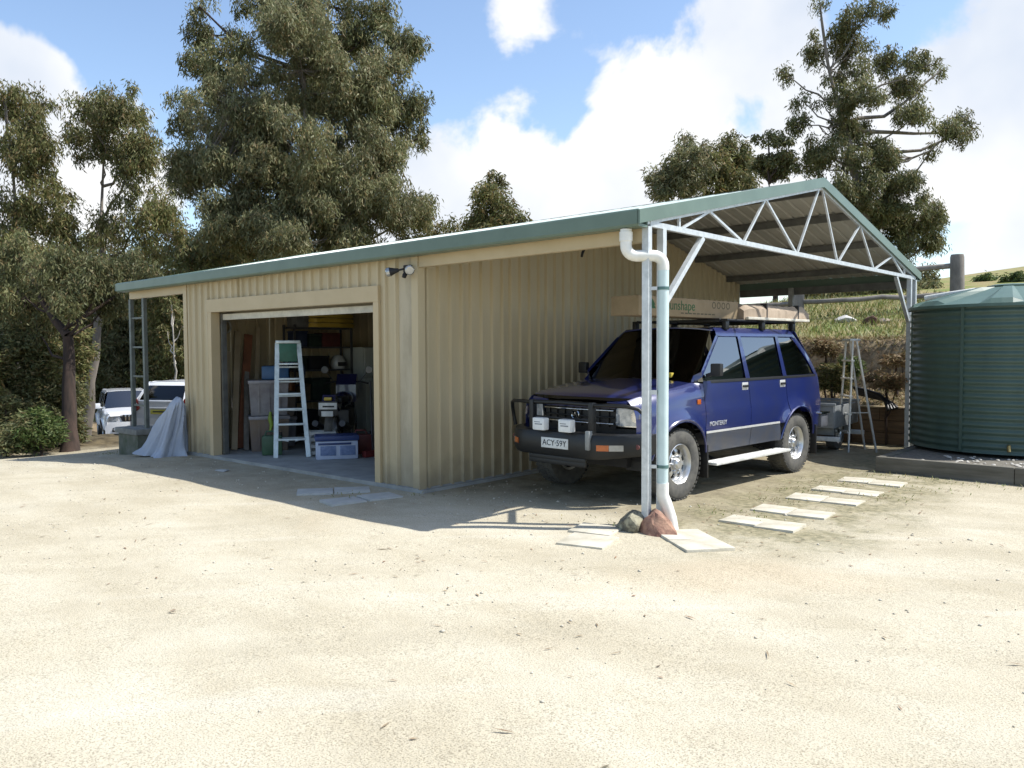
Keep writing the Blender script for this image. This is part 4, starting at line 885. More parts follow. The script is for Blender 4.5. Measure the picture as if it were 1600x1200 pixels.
# ================================================================ tarpaulin heap
tp_ = thing('grey_tarpaulin', 'pale blue-grey tarpaulin draped over a stack by the garage corner', 'tarpaulin', (-5.70, -.22, float(gz(-5.70, -.22))))
vs = []; fs = []; na, nb = 96, 22
for j in range(nb+1):
    v = j/nb
    for k in range(na):
        a = 2*math.pi*k/na; cx_ = math.cos(a); sx_ = math.sin(a)
        rb_ = .33+.27*max(0, -cx_)**1.5+.04*max(0, cx_); r0 = .02
        fold = .07*v**.8*math.sin(a*5+1.1*math.sin(a*2)+v*1.2)+.03*v*math.sin(a*11+v*4+2)+.012*math.sin(a*19+v*11)
        rr2 = (r0+(rb_-r0)*(.42*min(1, v/.14)**.6+.58*v**1.2)+fold*min(1, v/.25))*(1+.22*max(0, v-.88)/.12*(.5+.5*math.sin(a*4)))
        z = .95*(1-max(0, v-.09)/.91)**1.0-.06*(v/.09 if v < .09 else 1)*(1-v)-.20*(1-v)*(.5-.5*cx_)*min(1, v/.1)-.05*math.exp(-v*30)*0+.018*math.sin(a*4+v*13)*(v > .02); x = .34*(1-v)+rr2*cx_; vs.append((x, rr2*sx_*.74, max(z, .004+.004*math.sin(a*9))))
for j in range(nb):
    for k in range(na): fs.append((j*na+k, j*na+(k+1) % na, (j+1)*na+(k+1) % na, (j+1)*na+k))
vs.append((.35, 0, .955)); fs += [(len(vs)-1, (k+1) % na, k) for k in range(na)]; MB().add(vs, fs).build('cloth', mat('tarp_cloth', (.36, .40, .47), .6, c2=(.29, .33, .41), scale=3, bump=.4, bscale=9), tp_, 60)

# ================================================================ things in the garage
FZ = .046
stepl = thing('step_ladder', 'tall pale aluminium step ladder with green top standing inside the garage door', 'ladder', (-3.57, .66, FZ), math.atan2(-6.99, 10.57))
# local x towards the camera, y across
lg = mat('ladder_green', (.02, .13, .085), .5); la = mat('ladder_alu', (.58, .66, .69), .4, .3)
for s in (-1, 1):
    MB().bar((.10, s*.235+.0, 0), (-.14, s*.155-.035, 1.70), .028, .065).build('rail', la, stepl)
    MB().bar((-.78, s*.26, 0), (-.22, s*.16-.035, 1.66), .026, .045).build('rear_leg', la, stepl)
    MB().bar((.07, s*.20, .28), (.085, s*.05, .05+.19), .014).build('corner_brace', la, stepl)
for k in range(7):
    z = .26+k*.225; f = z/1.7; hw = .235-.08*f-.012; MB().rbox((.02-.24*f-.05+.06, -hw-.035*f, z-.012), (.10-.24*f+.02, hw-.035*f, z+.016), .004).build('tread', la, stepl, 30)
    if k < 6: MB().bar((-.78+.56*f, -hw-.03, z-.05), (-.78+.56*f, hw-.03, z-.05), .022, .022).build('rear_rung', la, stepl)
MB().rbox((-.25, -.215, 1.695), (-.08, .145, 1.74), .01).build('top_cap', la, stepl, 30)
MB().rbox((-.125, -.165, 1.42), (-.105, .095, 1.692), .004).build('green_panel', lg, stepl, 30)
def rectbox(name, label, cat, loc, size, rz, m, r=.012, group=None):
    t = thing(name, label, cat, loc, rz, group); a, b, h = size; MB().rbox((-a/2, -b/2, 0), (a/2, b/2, h), r).build('body', m, t, 30); return t
VA = math.atan2(-6.99, 10.57)
# crate with blue lid
cr_ = thing('plastic_crate', 'white and blue plastic crate on the garage floor beside the step ladder', 'crate', (-2.93, 1.0, FZ), VA)
cw = mat('crate_white', (.48, .54, .68), .45, c2=(.40, .46, .60), scale=5); cbl = mat('crate_blue', (.03, .06, .20), .45)
MB().rbox((-.19, -.30, 0), (.19, .30, .27), .02).build('tub', cw, cr_, 40); MB().rbox((-.205, -.315, .271), (.205, .315, .345), .02).build('lid', cbl, cr_, 40)
for y in (-.13, .15): MB().rbox((.191, y-.11, .06), (.197, y+.11, .20), .003).build('label_panel', mat('crate_label', (.20, .27, .45), .5, c2=(.10, .15, .30), scale=20), cr_, 30)
MB().rbox((.192, -.27, .215), (.200, .20, .245), .003).build('label_strip', cbl, cr_, 30)
# milk-crate style basket behind the ladder
bs = thing('wire_basket', 'small white slatted basket standing behind the step ladder', 'basket', (-3.42, 1.10, FZ), VA)
bw = mat('basket_white', (.50, .51, .50), .5)
for z in (.02, .12, .22, .31):
    MB().box((-.15, -.19, z), (.15, -.178, z+.05)).build('slat', bw, bs); MB().box((-.15, .178, z), (.15, .19, z+.05)).build('slat', bw, bs); MB().box((.138, -.178, z), (.15, .178, z+.05)).build('slat', bw, bs); MB().box((-.15, -.178, z), (-.138, .178, z+.05)).build('slat', bw, bs)
for x in (-.143, .143):
    for y in (-.183, .183): MB().box((x-.012, y-.012, 0), (x+.012, y+.012, .365)).build('corner_stud', bw, bs)
# clear storage tubs in two stacks
clr = mat('cloudy_plastic', (.22, .22, .235), .25, c2=(.13, .125, .14), scale=4); pinkc = mat('pinkish_plastic', (.17, .135, .12), .35, c2=(.16, .115, .075), scale=3)
tubspec = [((-4.62, .92, FZ), .50, pinkc, 'cloudy tub with tan contents at the bottom of the stack by the planks'), ((-4.62, .92, FZ+.565), .50, clr, 'cloudy grey tub on top of the tan one by the planks'), ((-5.02, 1.32, FZ), .44, clr, 'cloudy tub on the floor behind the front stack'), ((-5.02, 1.32, FZ+.505), .34, pinkc, 'tan-filled tub on the rear stack in the garage')]
for loc, h, m, lb in tubspec:
    t = thing('storage_tub', lb, 'tub', loc, VA+.1, 'storage tubs stacked in the garage')
    v = MB(); v.add([(sx*(.21+.03*zz), sy*(.27+.03*zz), zz*h) for zz in (0, 1) for sx, sy in ((-1, -1), (1, -1), (1, 1), (-1, 1))], [(0, 3, 2, 1), (4, 5, 6, 7), (0, 1, 5, 4), (1, 2, 6, 5), (2, 3, 7, 6), (3, 0, 4, 7)]); v.build('tub', m, t)
    MB().rbox((-.255, -.315, h+.001), (.255, .315, h+.055), .012).build('lid', mat('tub_lid', (.30, .29, .31), .4), t, 30)
    for y in (-.16, 0, .16): MB().box((.232, y-.012, .05), (.244, y+.012, h-.02)).build('rib', m, t)
gs = thing('green_garden_tool', 'lime green plastic strap hanging over the front storage tub', 'strap', (-4.36, .80, FZ+.32)); MB().tube([(.0, 0, .30), (.03, -.03, .20), (.02, .0, .10), (.04, -.04, .0)], [.02, .035, .03, .015], 8).build('strap', mat('lime', (.25, .36, .04), .5), gs, 50)
rectbox('blue_tool_box', 'bright blue tool box resting on top of the stacked tubs', 'toolbox', (-4.55, 1.02, FZ+1.125), (.30, .42, .22), VA, mat('tool_blue', (.02, .10, .24), .45), .03)
# planks leaning on the wall
pk_m = [mat('plank_pale', (.40, .32, .21), .8, c2=(.30, .23, .14), scale=3), mat('plank_red', (.23, .085, .04), .7), mat('plank_grey', (.26, .235, .20), .85)]
for k, (y, lean, h, m, wd, lb) in enumerate(((.50, .30, 1.62, 0, .09, 'pale plank leaning on the garage wall, outermost and shorter'), (.66, .36, 1.95, 0, .10, 'tall pale plank leaning on the garage wall next to the red board'), (.84, .26, 1.90, 1, .14, 'reddish board leaning on the garage wall between pale planks'), (1.00, .42, 2.02, 0, .07, 'narrow pale plank leaning on the wall inside the red board'), (.76, .55, 1.35, 2, .08, 'grey weathered plank leaning lowest against the other planks'))):
    t = link('leaning_plank', MB().bar((-5.36+lean+.05, y-.16, FZ+.012), (-5.36+.03*k, y+.16, h), wd, .025, up=(1, 0, .2)).mesh('leaning_plank', pk_m[m])); tag(t, lb, 'plank', 'planks leaning in the garage')
# shelving along the far wall with boxes
sh = thing('shelf_rack', 'dark steel shelf rack along the garage wall behind the ladder', 'shelf', (-5.24, 2.33, FZ)); shm = mat('shelf_steel', (.10, .10, .105), .5, .3)
for x in (-.15, .17):
    for y in (-.60, .60): MB().box((x-.015, y-.015, 0), (x+.015, y+.015, 2.03)).build('upright', shm, sh)
for z in (.12, .68, 1.22, 1.62, 1.96): MB().box((-.134, -.58, z), (.154, .58, z+.03)).build('shelf_board', shm, sh)
bcols = [('brown cardboard', (.30, .21, .12)), ('dull blue plastic', (.05, .075, .16)), ('dark green', (.04, .07, .05)), ('pale grey', (.36, .36, .34)), ('black', (.03, .03, .035)), ('cream', (.44, .38, .27)), ('faded red', (.20, .05, .04))]
lvls = {.15: 'lowest', .71: 'second', 1.25: 'third', 1.65: 'fourth', 1.99: 'top'}
for z, ln in lvls.items():
    y = 1.77; used = set()
    while y < 2.85:
        wd = rq.uniform(.22, .48); hh = rq.uniform(.2, .42) if z < 1.2 else rq.uniform(.13, .26); cn, cc = rq.choice([q for q in bcols if q[0] not in used] or bcols)
        if y+wd > (2.89 if z != 1.25 else 2.58): break
        if z > 1.9 and y > 1.9: break
        nth = ('first', 'next', 'another', 'further', 'last', 'end', 'extra')[min(len(used), 6)]; used.add(cn)
        t = thing('storage_box', '%s box on the %s shelf of the dark garage rack' % (cn, ln), 'box', (-5.23, y+wd/2, FZ+z+.001), R(rq.uniform(-4, 4)), 'boxes on the garage shelves')
        mm = mat('box_'+cn.replace(' ', '_'), tuple(v*.55 for v in cc), .7, c2=tuple(v*.32 for v in cc), scale=8)
        MB().rbox((-.13, -wd/2+.01, 0), (.14, wd/2-.01, hh), .012).build('body', mm, t, 30); MB().rbox((-.137, -wd/2+.004, hh+.001), (.147, wd/2-.004, hh+.03), .01).build('lid', mm, t, 30)
        if rq.random() < .25: MB().box((.141, -wd/2+.04, hh*.45), (.144, -wd/2+.12, hh*.72)).build('paper_label', mat('paper', (.55, .54, .50), .8), t)
        y += wd+.02
for k in range(3):
    t = thing('yellow_board', 'yellow foam board on the shelf top, %s of the stack' % ('lowest', 'middle', 'uppermost')[k], 'board', (-5.16, 2.50, FZ+1.991+k*.085), R(2*k-2), 'yellow boards on the shelf')
    MB().prism(roundpoly([(-.22, -.46), (.22, -.46), (.27, .1), (.16, .48), (-.16, .48), (-.27, .1)], .12, 5), .0, .06, 'z').build('foam', mat('yellow_foam', (.55, .38, .05), .6, c2=(.48, .32, .04)), t, 30); MB().prism(roundpoly([(-.2, -.44), (.2, -.44), (.25, .1), (.14, .46), (-.14, .46), (-.25, .1)], .12, 5), .0602, .075, 'z').build('skin', mat('yellow_skin', (.60, .46, .12), .4), t, 30)
# pale cabinet at the far end
fr_ = thing('pale_fridge', 'pale grey-green upright fridge standing by the garage wall behind the motorbike', 'fridge', (-5.05, 3.38, FZ)); fm = mat('fridge_enamel', (.46, .48, .43), .35, c2=(.40, .42, .37), scale=2)
MB().rbox((-.32, -.42, .02), (.28, .42, 1.64), .02).build('cabinet', fm, fr_, 30); MB().rbox((.285, -.415, .06), (.33, .415, 1.08), .015).build('door', fm, fr_, 30); MB().rbox((.285, -.415, 1.11), (.33, .415, 1.63), .015).build('door', fm, fr_, 30)
for z in (.80, 1.2): MB().rbox((.331, .30, z), (.355, .335, z+.22), .006).build('handle', blk, fr_, 30)
# white coil on the wall
cl_ = thing('rope_coil', 'off-white rope coil hanging on the garage side wall near the door', 'rope', (-5.36, .62, 2.02)); MB().tube([(0, 0, .12), (.05, 0, .13)], .008, 6).build('hook', blk, cl_)
rp_ = []
for k in range(85): a = k/84*2*math.pi*4; rp_.append((.02+.006*math.sin(a*.7), (.085+.01*math.sin(a*1.3))*math.cos(a), (.10+.008*math.cos(a*.9))*math.sin(a)))
MB().tube(rp_, .011, 6).build('rope', mat('rope_white', (.50, .48, .42), .9), cl_, 60)
# motorbike seen from behind
mo = thing('motorcycle', 'dark blue motorcycle with white plates parked inside the garage', 'motorcycle', (-4.12, 1.98, FZ), VA+R(165))
mbl = mat('bike_blue', (.015, .018, .08), .25, coat=.8)
tw = MB().lathe([(.235, -.05), (.29, -.065), (.315, -.03), (.32, 0), (.315, .03), (.29, .065), (.235, .05)], 40, closed=True).mesh('tyre', rubber, 40); rmw = MB().lathe([(.235, -.045), (.20, -.03), (.20, .03), (.235, .045)], 36, closed=True).mesh('rim', alloy, 40)
spk = MB()
for k in range(6): a = k*math.pi/3; spk.bar((.03*math.cos(a), .03*math.sin(a), 0), (.205*math.cos(a), .205*math.sin(a), 0), .02)
spk.lathe([(.035, -.06), (.035, .06)], 14); spk = spk.mesh('spokes', alloy)
for x in (.72, -.70):
    w_ = bpy.data.objects.new('wheel', None); COL.objects.link(w_); w_.parent = mo; w_.location = (x, 0, .32); w_.rotation_euler = (R(90), 0, 0)
    for me in (tw, rmw, spk): link(me.name.split('.')[0], me, w_)
for s in (-1, 1): MB().tube([(.72, s*.09, .32), (.50, s*.09, .95)], .022, 10).build('fork', chrome, mo, 50); MB().tube([(-.70, s*.10, .32), (-.15, s*.12, .38)], .022, 8).build('swing_arm', blk, mo, 50)
MB().rbox((-.15, -.16, .28), (.35, .16, .62), .05).build('engine', mat('engine_grey', (.10, .10, .10), .5, .4), mo, 40)
tk = MB().lathe([(.001, -.30), (.10, -.26), (.15, -.05), (.14, .15), (.08, .27), (.001, .29)], 20, Matrix.Translation((.18, 0, .78)) @ Matrix.Rotation(R(90), 4, 'Y') @ Matrix.Diagonal((.8, 1, 1, 1))).build('fuel_tank', mbl, mo, 50)
MB().rbox((-.62, -.14, .74), (-.06, .14, .84), .04).build('seat', blk, mo, 40)
MB().prism([(-.95, .80), (-.55, .62), (-.40, .74), (-.90, .90)], -.10, .10, 'y').build('tail_cowl', mbl, mo)
MB().prism([(.38, .70), (.62, .78), (.70, .98), (.52, 1.18), (.40, 1.0)], -.17, .17, 'y').build('fairing', mbl, mo)
MB().rbox((-.99, -.15, .58), (-.975, .15, .80), .004).build('mudguard_panel', blk, mo, 30); p_ = MB().rbox((-1.0, -.14, .68), (-.991, .14, .78), .003).build('number_plate', plate_w, mo, 30); MB().box((-1.0025, -.10, .71), (-1.0005, .08, .735)).build('plate_characters', ink, p_)
MB().rbox((-1.0, -.08, .57), (-.991, .10, .65), .003).build('reflector_plate', plate_w, mo, 30); MB().rbox((-1.0, -.06, .815), (-.93, .06, .865), .015).build('tail_light', mat('amber_lens', (.50, .36, .03), .3), mo, 30)
MB().tube([(.42, -.38, 1.02), (.48, -.2, 1.05), (.50, 0, 1.0), (.48, .2, 1.05), (.42, .38, 1.02)], .015, 8).build('handlebar', blk, mo, 50)
for s in (-1, 1):
    MB().tube([(.48, s*.22, 1.05), (.50, s*.36, 1.22)], .007, 6).build('mirror_stem', chrome, mo); MB().lathe([(.0, -.01), (.06, -.008), (.065, .006), (.0, .012)], 16, Matrix.Translation((.50, s*.38, 1.25)) @ Matrix.Rotation(R(90), 4, 'Y')).build('mirror', mat('mirror_pale', (.16, .165, .17), .35, .2), mo, 40)
    MB().tube([(.0, s*.17, .32), (-.5, s*.19, .36), (-.95, s*.21, .46)], [.03, .045, .05], 12).build('exhaust', mat('exhaust_dark', (.06, .06, .065), .45, .5), mo, 50)
MB().tube([(.0, .12, .30), (-.05, .30, .0)], .014, 8).build('side_stand', blk, mo)
# helmet on the shelf rack end, broom against the fridge
hm_ = thing('white_helmet', 'white open-face helmet resting on the third shelf of the garage rack', 'helmet', (-5.21, 2.73, FZ+1.272)); hb_ = MB().lathe([(.115, -.02), (.135, .04), (.13, .13), (.085, .21), (.0, .235)], 24).build('shell', mat('helmet_white', (.66, .66, .62), .25, coat=.5), hm_, 60); MB().box((.10, -.08, .03), (.142, .08, .10)).build('visor', blk, hm_)
br = thing('broom', 'dark broom leaning by the right side of the garage doorway', 'broom', (-2.62, 1.42, FZ)); MB().tube([(0, 0, .10), (-.55, .42, 1.1)], .012, 8).build('handle', mat('broom_handle', (.05, .05, .06), .5), br, 50); MB().rbox((-.06, -.16, 0), (.04, .16, .10), .02).build('head', mat('broom_red', (.16, .02, .02), .7), br, 30)

for (x, y, z), rgb, lb in (((-3.05, 1.55, FZ), (.16, .035, .03), 'small red fuel can behind the white and blue crate'), ((-3.98, .58, FZ), (.04, .10, .05), 'small dark green can at the foot of the front tubs')):
    t = thing('fuel_can', lb, 'can', (x, y, z), VA); m_ = mat('can_'+lb.split()[1], rgb, .5); MB().rbox((-.09, -.15, 0), (.09, .15, .30), .03).build('body', m_, t, 40); MB().tube([(0, -.10, .30), (0, -.08, .36), (0, .06, .36), (0, .09, .30)], .014, 8).build('handle', m_, t, 50); MB().lathe([(.025, .30), (.025, .345), (.0, .35)], 12, Matrix.Translation((0, .125, 0))).build('cap', blk, t, 40)
bk_ = thing('garden_hose', 'coiled dark blue hose hung over the upright of the shelf rack', 'hose', (-5.04, 1.72, 1.35)); MB().tube([(.02+.01*math.sin(a*.8), (.16+.012*math.sin(a*1.7))*math.cos(a), (.22+.01*math.cos(a))*math.sin(a)-.1) for a in np.linspace(0, 2*math.pi*5, 110)], .013, 6).build('coil', mat('hose_blue', (.03, .05, .13), .5), bk_, 60)
for k, (y, c3, lb) in enumerate(((1.36, (.22, .20, .15), 'pale paint tin on the blue toolbox side of the rear tub'), (1.62, (.10, .12, .16), 'grey-blue paint tin in the middle of the rear tub'), (1.86, (.28, .12, .05), 'orange-labelled paint tin at the far end of the rear tub'))):
    t = thing('paint_tin', lb, 'tin', (-5.02+.02*k, y-.29, FZ+.905), 0, 'paint tins on the rear tubs'); MB().lathe([(.085, 0), (.085, .19), (.075, .195), (.075, .18), (.0, .18)], 20).build('tin', mat('tin_%d' % k, c3, .4, .3), t, 40); MB().tube([(0, -.085, .15), (.05, -.05, .09), (.09, 0, .07), (.05, .05, .09), (0, .085, .15)], .004, 5).build('wire_handle', blk, t)
# ================================================================ trees, shrubs and ground litter
L_dark = leafmat('gum_leaf_dark', [(.080, .096, .040), (.140, .152, .064), (.200, .205, .096), (.180, .132, .058)], .35)
L_grey = leafmat('gum_leaf_grey', [(.105, .116, .052), (.178, .186, .086), (.250, .248, .132), (.225, .165, .078)], .35)
L_olive = leafmat('gum_leaf_olive', [(.088, .104, .034), (.150, .162, .056), (.210, .202, .084), (.215, .145, .062)], 0.35)
L_fresh = leafmat('shrub_leaf_green', [(.045, .078, .022), (.080, .125, .034), (.125, .165, .050), (.140, .150, .060)], .3)
L_brown = leafmat('dry_fern', [(.16, .095, .05), (.25, .17, .09), (.30, .23, .13), (.14, .14, .05)])
bark_d = mat('bark_dark', (.062, .040, .031), .95, c2=(.022, .016, .013), scale=9, stretch=(1, 1, .12), bump=1., bscale=14)
bark_p = mat('bark_pale', (.22, .19, .16), .85, c2=(.10, .085, .07), scale=3, stretch=(1, 1, .25), bump=.3, bscale=14)
def leaves(cl, per, rad, ln, wd, droop=.75):
    """cl: clump centres (n,3); returns quads of drooping rhombic leaves gathered round them."""
    n = len(cl)*per; c0 = np.repeat(cl, per, 0); sp = np.repeat(rng.uniform(.55, 1.3, len(cl)), per)[:, None]
    off = rng.normal(0, 1, (n, 3)); off /= (np.linalg.norm(off, axis=1, keepdims=True)+1e-6); off *= rng.uniform(0, 1, (n, 1))**.5*rad*sp; off[:, 2] *= (.72+.5*min(droop, 1.0))
    p = c0+off; d = rng.normal(0, 1, (n, 3)); d[:, 2] = d[:, 2]*.5-droop*1.4; d /= np.linalg.norm(d, axis=1, keepdims=True)
    q = rng.normal(0, 1, (n, 3)); q -= d*np.sum(q*d, 1, keepdims=True); q /= np.linalg.norm(q, axis=1, keepdims=True)
    l = (ln*rng.uniform(.55, 1.35, (n, 1))); w_ = wd*rng.uniform(.6, 1.3, (n, 1)); bend = np.cross(d, q)*l*.12
    v = np.stack([p, p+d*l*.45+q*w_*.5+bend, p+d*l, p+d*l*.45-q*w_*.5+bend], 1).reshape(-1, 3)
    return v
def crown_mesh(name, v, m): return npmesh(name, v, np.arange(len(v)).reshape(-1, 4), m)
def gum(name, label, t, basepx, blobs, lm, bark, dens=5., per=92, crad=20, ln=8.6, wd=2.25, tr=.30, group=None, split=.35, cat='tree', lean=0., droop=.75, basez=None, limb=1., sub=0):
    k = t/FPX; bl = []
    for b in blobs:
        px, py, rx, ry = b[:4]; dt = b[4] if len(b) > 4 else rng.uniform(-1, 1)*k*45
        bl.append((at(px, py, t+dt), (rx*k, max(rx, ry)*k*.85, ry*k)))
    ob = list(bl)
    if sub:
        nb_ = []
        for c, r in bl:
            area = r[0]*r[2]/k/k; m_ = int(area/(sub*sub)*1.8)
            if m_ < 2: nb_.append((c, r)); continue
            for _ in range(m_+1):
                u = rng.normal(0, 1, 3); u /= np.linalg.norm(u); u *= rng.uniform(.1, 1)**.45; e = u*np.array(r)*.88; q = sub*k*rng.uniform(.5, 1.12)
                e = np.array([e[0]*math.cos(YAW)-e[1]*math.sin(YAW), e[0]*math.sin(YAW)+e[1]*math.cos(YAW), e[2]]); nb_.append((np.array(c)+e, (q*1.1, q*1.1, q*1.0)))
        bl = nb_
    crad, ln, wd = crad*k, ln*k, wd*k
    Rz = YAW; ca, sa = math.cos(Rz), math.sin(Rz)
    b0 = at(basepx, 600, t); base = np.array([b0[0], b0[1], float(gz(b0[0], b0[1]))-.1 if basez is None else basez])
    o = thing(name, label, cat, tuple(base), 0, group)
    cc = []
    for c, r in bl:
        n = max(3, int(dens*r[0]*r[2]/crad**2)); u = rng.normal(0, 1, (n, 3)); u /= np.linalg.norm(u, axis=1, keepdims=True); u *= rng.uniform(.05, 1, (n, 1))**.42
        e = u*np.array([r[0], r[1], r[2]]); e = np.stack([e[:, 0]*ca-e[:, 1]*sa, e[:, 0]*sa+e[:, 1]*ca, e[:, 2]], 1); cc.append(np.array(c)+e)
    allc = np.concatenate(cc); v = leaves(allc, per, crad, ln, wd, droop)
    cr_o = link('crown', crown_mesh('crown', v-base, lm), o)
    # trunk and limbs
    top = max(bl, key=lambda q: q[0][2])[0]; mid = np.mean([c for c, r in bl], 0); H = top[2]-base[2]
    mb = MB(); fk = base+np.array([mid[0]-base[0], mid[1]-base[1], 0])*split+np.array([0, 0, H*split])
    def path(a, b, n=6, w=.06):
        a, b = Vector(a), Vector(b); L_ = (b-a).length; bow = Vector((0, 0, -L_*.10))
        return [a.lerp(b, i/n)+bow*math.sin(math.pi*i/n)+Vector(rng.normal(0, 1, 3))*w*L_*.22*(0 < i < n) for i in range(n+1)]
    tp = path(base, fk, 6, .03); mb.tube([p-Vector(base) for p in tp], [tr*(1.25-.55*i/6) if i else tr*1.5 for i in range(7)], 9, False)
    tp2 = path(fk, top, 8, .04); mb.tube([p-Vector(base) for p in tp2], [max(.02, tr*.70*(1-i/8.5)) for i in range(9)], 8, False)
    ends = []
    for c, r in ob:
        src = min(tp[3:]+tp2[:7], key=lambda p: (p-Vector(c)).length+max(0, p.z-c[2]+.3)*3+rng.uniform(0, .8)); Lb = (Vector(c)-src).length
        rr = clamp(.015*Lb+.015, .015, tr*.38)*limb; pth = path(src, c, 5, .09); mb.tube([p-Vector(base) for p in pth], [rr*(1-.13*i) for i in range(6)], 6, False)
        ends += [(pth[3], rr*.5), (pth[4], rr*.45), (pth[5], rr*.4)]
    for (c, r), q in zip(bl, cc):
        e, rr = min(ends, key=lambda p: (p[0]-Vector(c)).length)
        tgt = [c]+[q[j] for j in rng.choice(len(q), min(len(q), 4 if sub else 8), replace=False)]
        for w_ in tgt: mb.tube([p-Vector(base) for p in path(e, w_, 3, .12)], [rr*.8, rr*.55, rr*.4, rr*.2], 4, False)
    me = bpy.data.meshes.new('trunk'); me.from_pydata(mb.v, [], mb.f); me.materials.append(bark); me.polygons.foreach_set('use_smooth', [True]*len(me.polygons)); link('trunk', me, o)
    return o
gum('gum_tree', 'huge dense grey-green gum tree rising behind the garage roof', 42, 475,
    [(470,75,95,60),(395,165,95,80),(545,160,95,85),(330,235,62,75),(470,240,130,95),(605,235,52,70),(370,325,100,75),(560,330,105,80),(640,335,45,48),(300,275,38,55),(470,385,170,55),(455,35,62,40),(590,115,45,45),(520,300,90,80),(420,300,80,80)], L_grey, bark_p, dens=5.2, crad=15, per=66, sub=24, droop=1.1, wd=2.0, tr=.42)
gum('tall_gum_tree', 'taller sparse gum tree with long side branches behind the dense one', 50, 440,
    [(312,10,26,14),(335,55,40,22),(290,92,24,14),(286,150,27,15),(325,105,35,20),(420,8,60,22),(520,10,60,28),(600,18,42,34),(636,85,28,30),(615,58,40,34),(605,150,38,36),(646,150,18,28),(655,215,11,18),(560,70,60,40),(365,90,48,36),(300,195,30,26),(630,195,22,26),(470,20,60,30),(500,120,80,60)], L_dark, bark_d, dens=4.6, crad=14, per=62, sub=20, droop=1.1, wd=2.0, tr=.5, split=.45)
gum('edge_gum_tree', 'leaning gum tree with brownish crown at the far edge of the clearing', 25, 25,
    [(45,180,48,50),(15,240,45,45),(70,225,30,40),(55,300,52,48),(20,330,40,40),(95,350,40,35),(20,400,55,45),(5,150,30,25)], L_olive, bark_p, dens=4.2, crad=15, per=60, sub=20, droop=1.1, wd=2.0, tr=.17)
gum('twin_gum_tree', 'slender gum tree with brownish domed crown and pale stems left of the big one', 26.5, 128,
    [(150,170,40,42),(190,175,48,48),(228,235,30,48),(132,225,28,36),(165,230,35,35),(205,255,40,40),(225,325,52,50),(258,365,40,45),(200,400,50,35),(165,365,24,30),(118,380,20,24)], L_olive, bark_p, dens=4.2, crad=15, per=60, sub=20, droop=1.1, wd=2.0, tr=.15, split=.4)
gum('dark_trunk_tree', 'low spreading tree with thick dark trunk at the edge of the gravel', 16.6, 106,
    [(90,430,70,40,.3),(40,465,55,45,1),(160,425,55,40,.5),(215,425,40,28,1.2),(120,470,45,35,-.3),(165,480,35,40,1.2),(20,400,40,30,1),(60,520,35,30,1)], L_dark, bark_d, dens=4.6, crad=15, per=62, sub=22, droop=1., tr=.145, split=.55)
TLAB = ['dark bush tree at the far end of the wall of trees', 'olive bush tree in the wall of trees above the thick trunk', 'greyish bush tree in the wall of trees above the white four-wheel drive', 'dark bush tree in the wall of trees above the lattice column', 'olive bush tree showing over the low corner of the shed roof', 'greyish low bush tree behind the edge shrubs', 'dark low bush tree behind the thick trunk', 'greyish low bush tree right behind the white four-wheel drive', 'olive low bush tree behind the white hatchback', 'dark bush tree showing between the gums over the shed roof', 'olive bush tree at the foot of the huge gum above the roof', 'very broad dark bush tree beyond the edge gum']
for k, (px, py, rx, ry, t, lm) in enumerate(((-40,470,80,100,42,0),(60,470,75,110,42,1),(150,470,70,110,45,2),(235,470,65,90,47,0),(300,440,70,90,44,1),(20,560,70,80,41,2),(110,560,60,80,43,0),(200,560,60,70,46,2),(275,540,50,80,44,1),(350,400,80,70,48,0),(690,390,55,45,46,1),(-120,420,110,150,40,0))):
    gum('bush_tree', TLAB[k], t, px+rng.uniform(-15, 15), [(px, py, rx, ry), (px-rx*.5, py+ry*.5, rx*.6, ry*.6), (px+rx*.5, py+ry*.3, rx*.6, ry*.7), (px, py-ry*.55, rx*.5, ry*.4), (px, py+ry*.9, rx*.8, ry*.5)], (L_dark, L_olive, L_grey)[lm], bark_p if k % 2 else bark_d, tr=.16, group='trees behind the white cars' if px < 320 else 'trees hidden behind the shed')
gum('pale_sapling', 'thin pale-stemmed sapling seen beside the lattice column', 24, 276, [(272,480,16,14),(285,510,12,14),(262,515,12,10),(276,545,14,12),(268,470,10,10)], L_olive, mat('bark_white', (.55, .50, .43), .8), crad=10, dens=4, ln=8, tr=.055, limb=.8)
gum('small_pointed_tree', 'small pointed tree peeking above the shed roof beside open sky', 42, 770, [(768,285,18,16),(768,310,32,24),(772,340,44,26),(795,345,28,20),(742,348,24,18),(770,370,50,25)], L_olive, bark_p, crad=14, ln=9, tr=.14)
gum('bushy_tree', 'bushy round tree behind the carport ridge, greyer of two', 36, 1070, [(1078,255,32,30),(1045,275,32,22),(1070,228,13,18),(1095,240,20,22),(1060,295,45,22),(1025,285,18,16)], L_grey, bark_d, crad=14, ln=9, tr=.15)
gum('bushy_tree', 'bushy olive tree behind the carport ridge beside the greyer one', 37, 1140, [(1140,240,30,26),(1120,265,28,28),(1160,262,22,30),(1140,290,45,24),(1138,220,12,14)], L_olive, bark_d, crad=14, ln=9, tr=.15)
gum('flat_topped_tree', 'small dark flat-topped tree between the bushy pair and the tall gum', 31, 1212, [(1190,255,20,9),(1215,245,26,9),(1235,258,16,9),(1212,270,18,10),(1200,215,22,4),(1225,220,18,4)], L_dark, bark_d, crad=9, ln=8, wd=2.5, tr=.12)
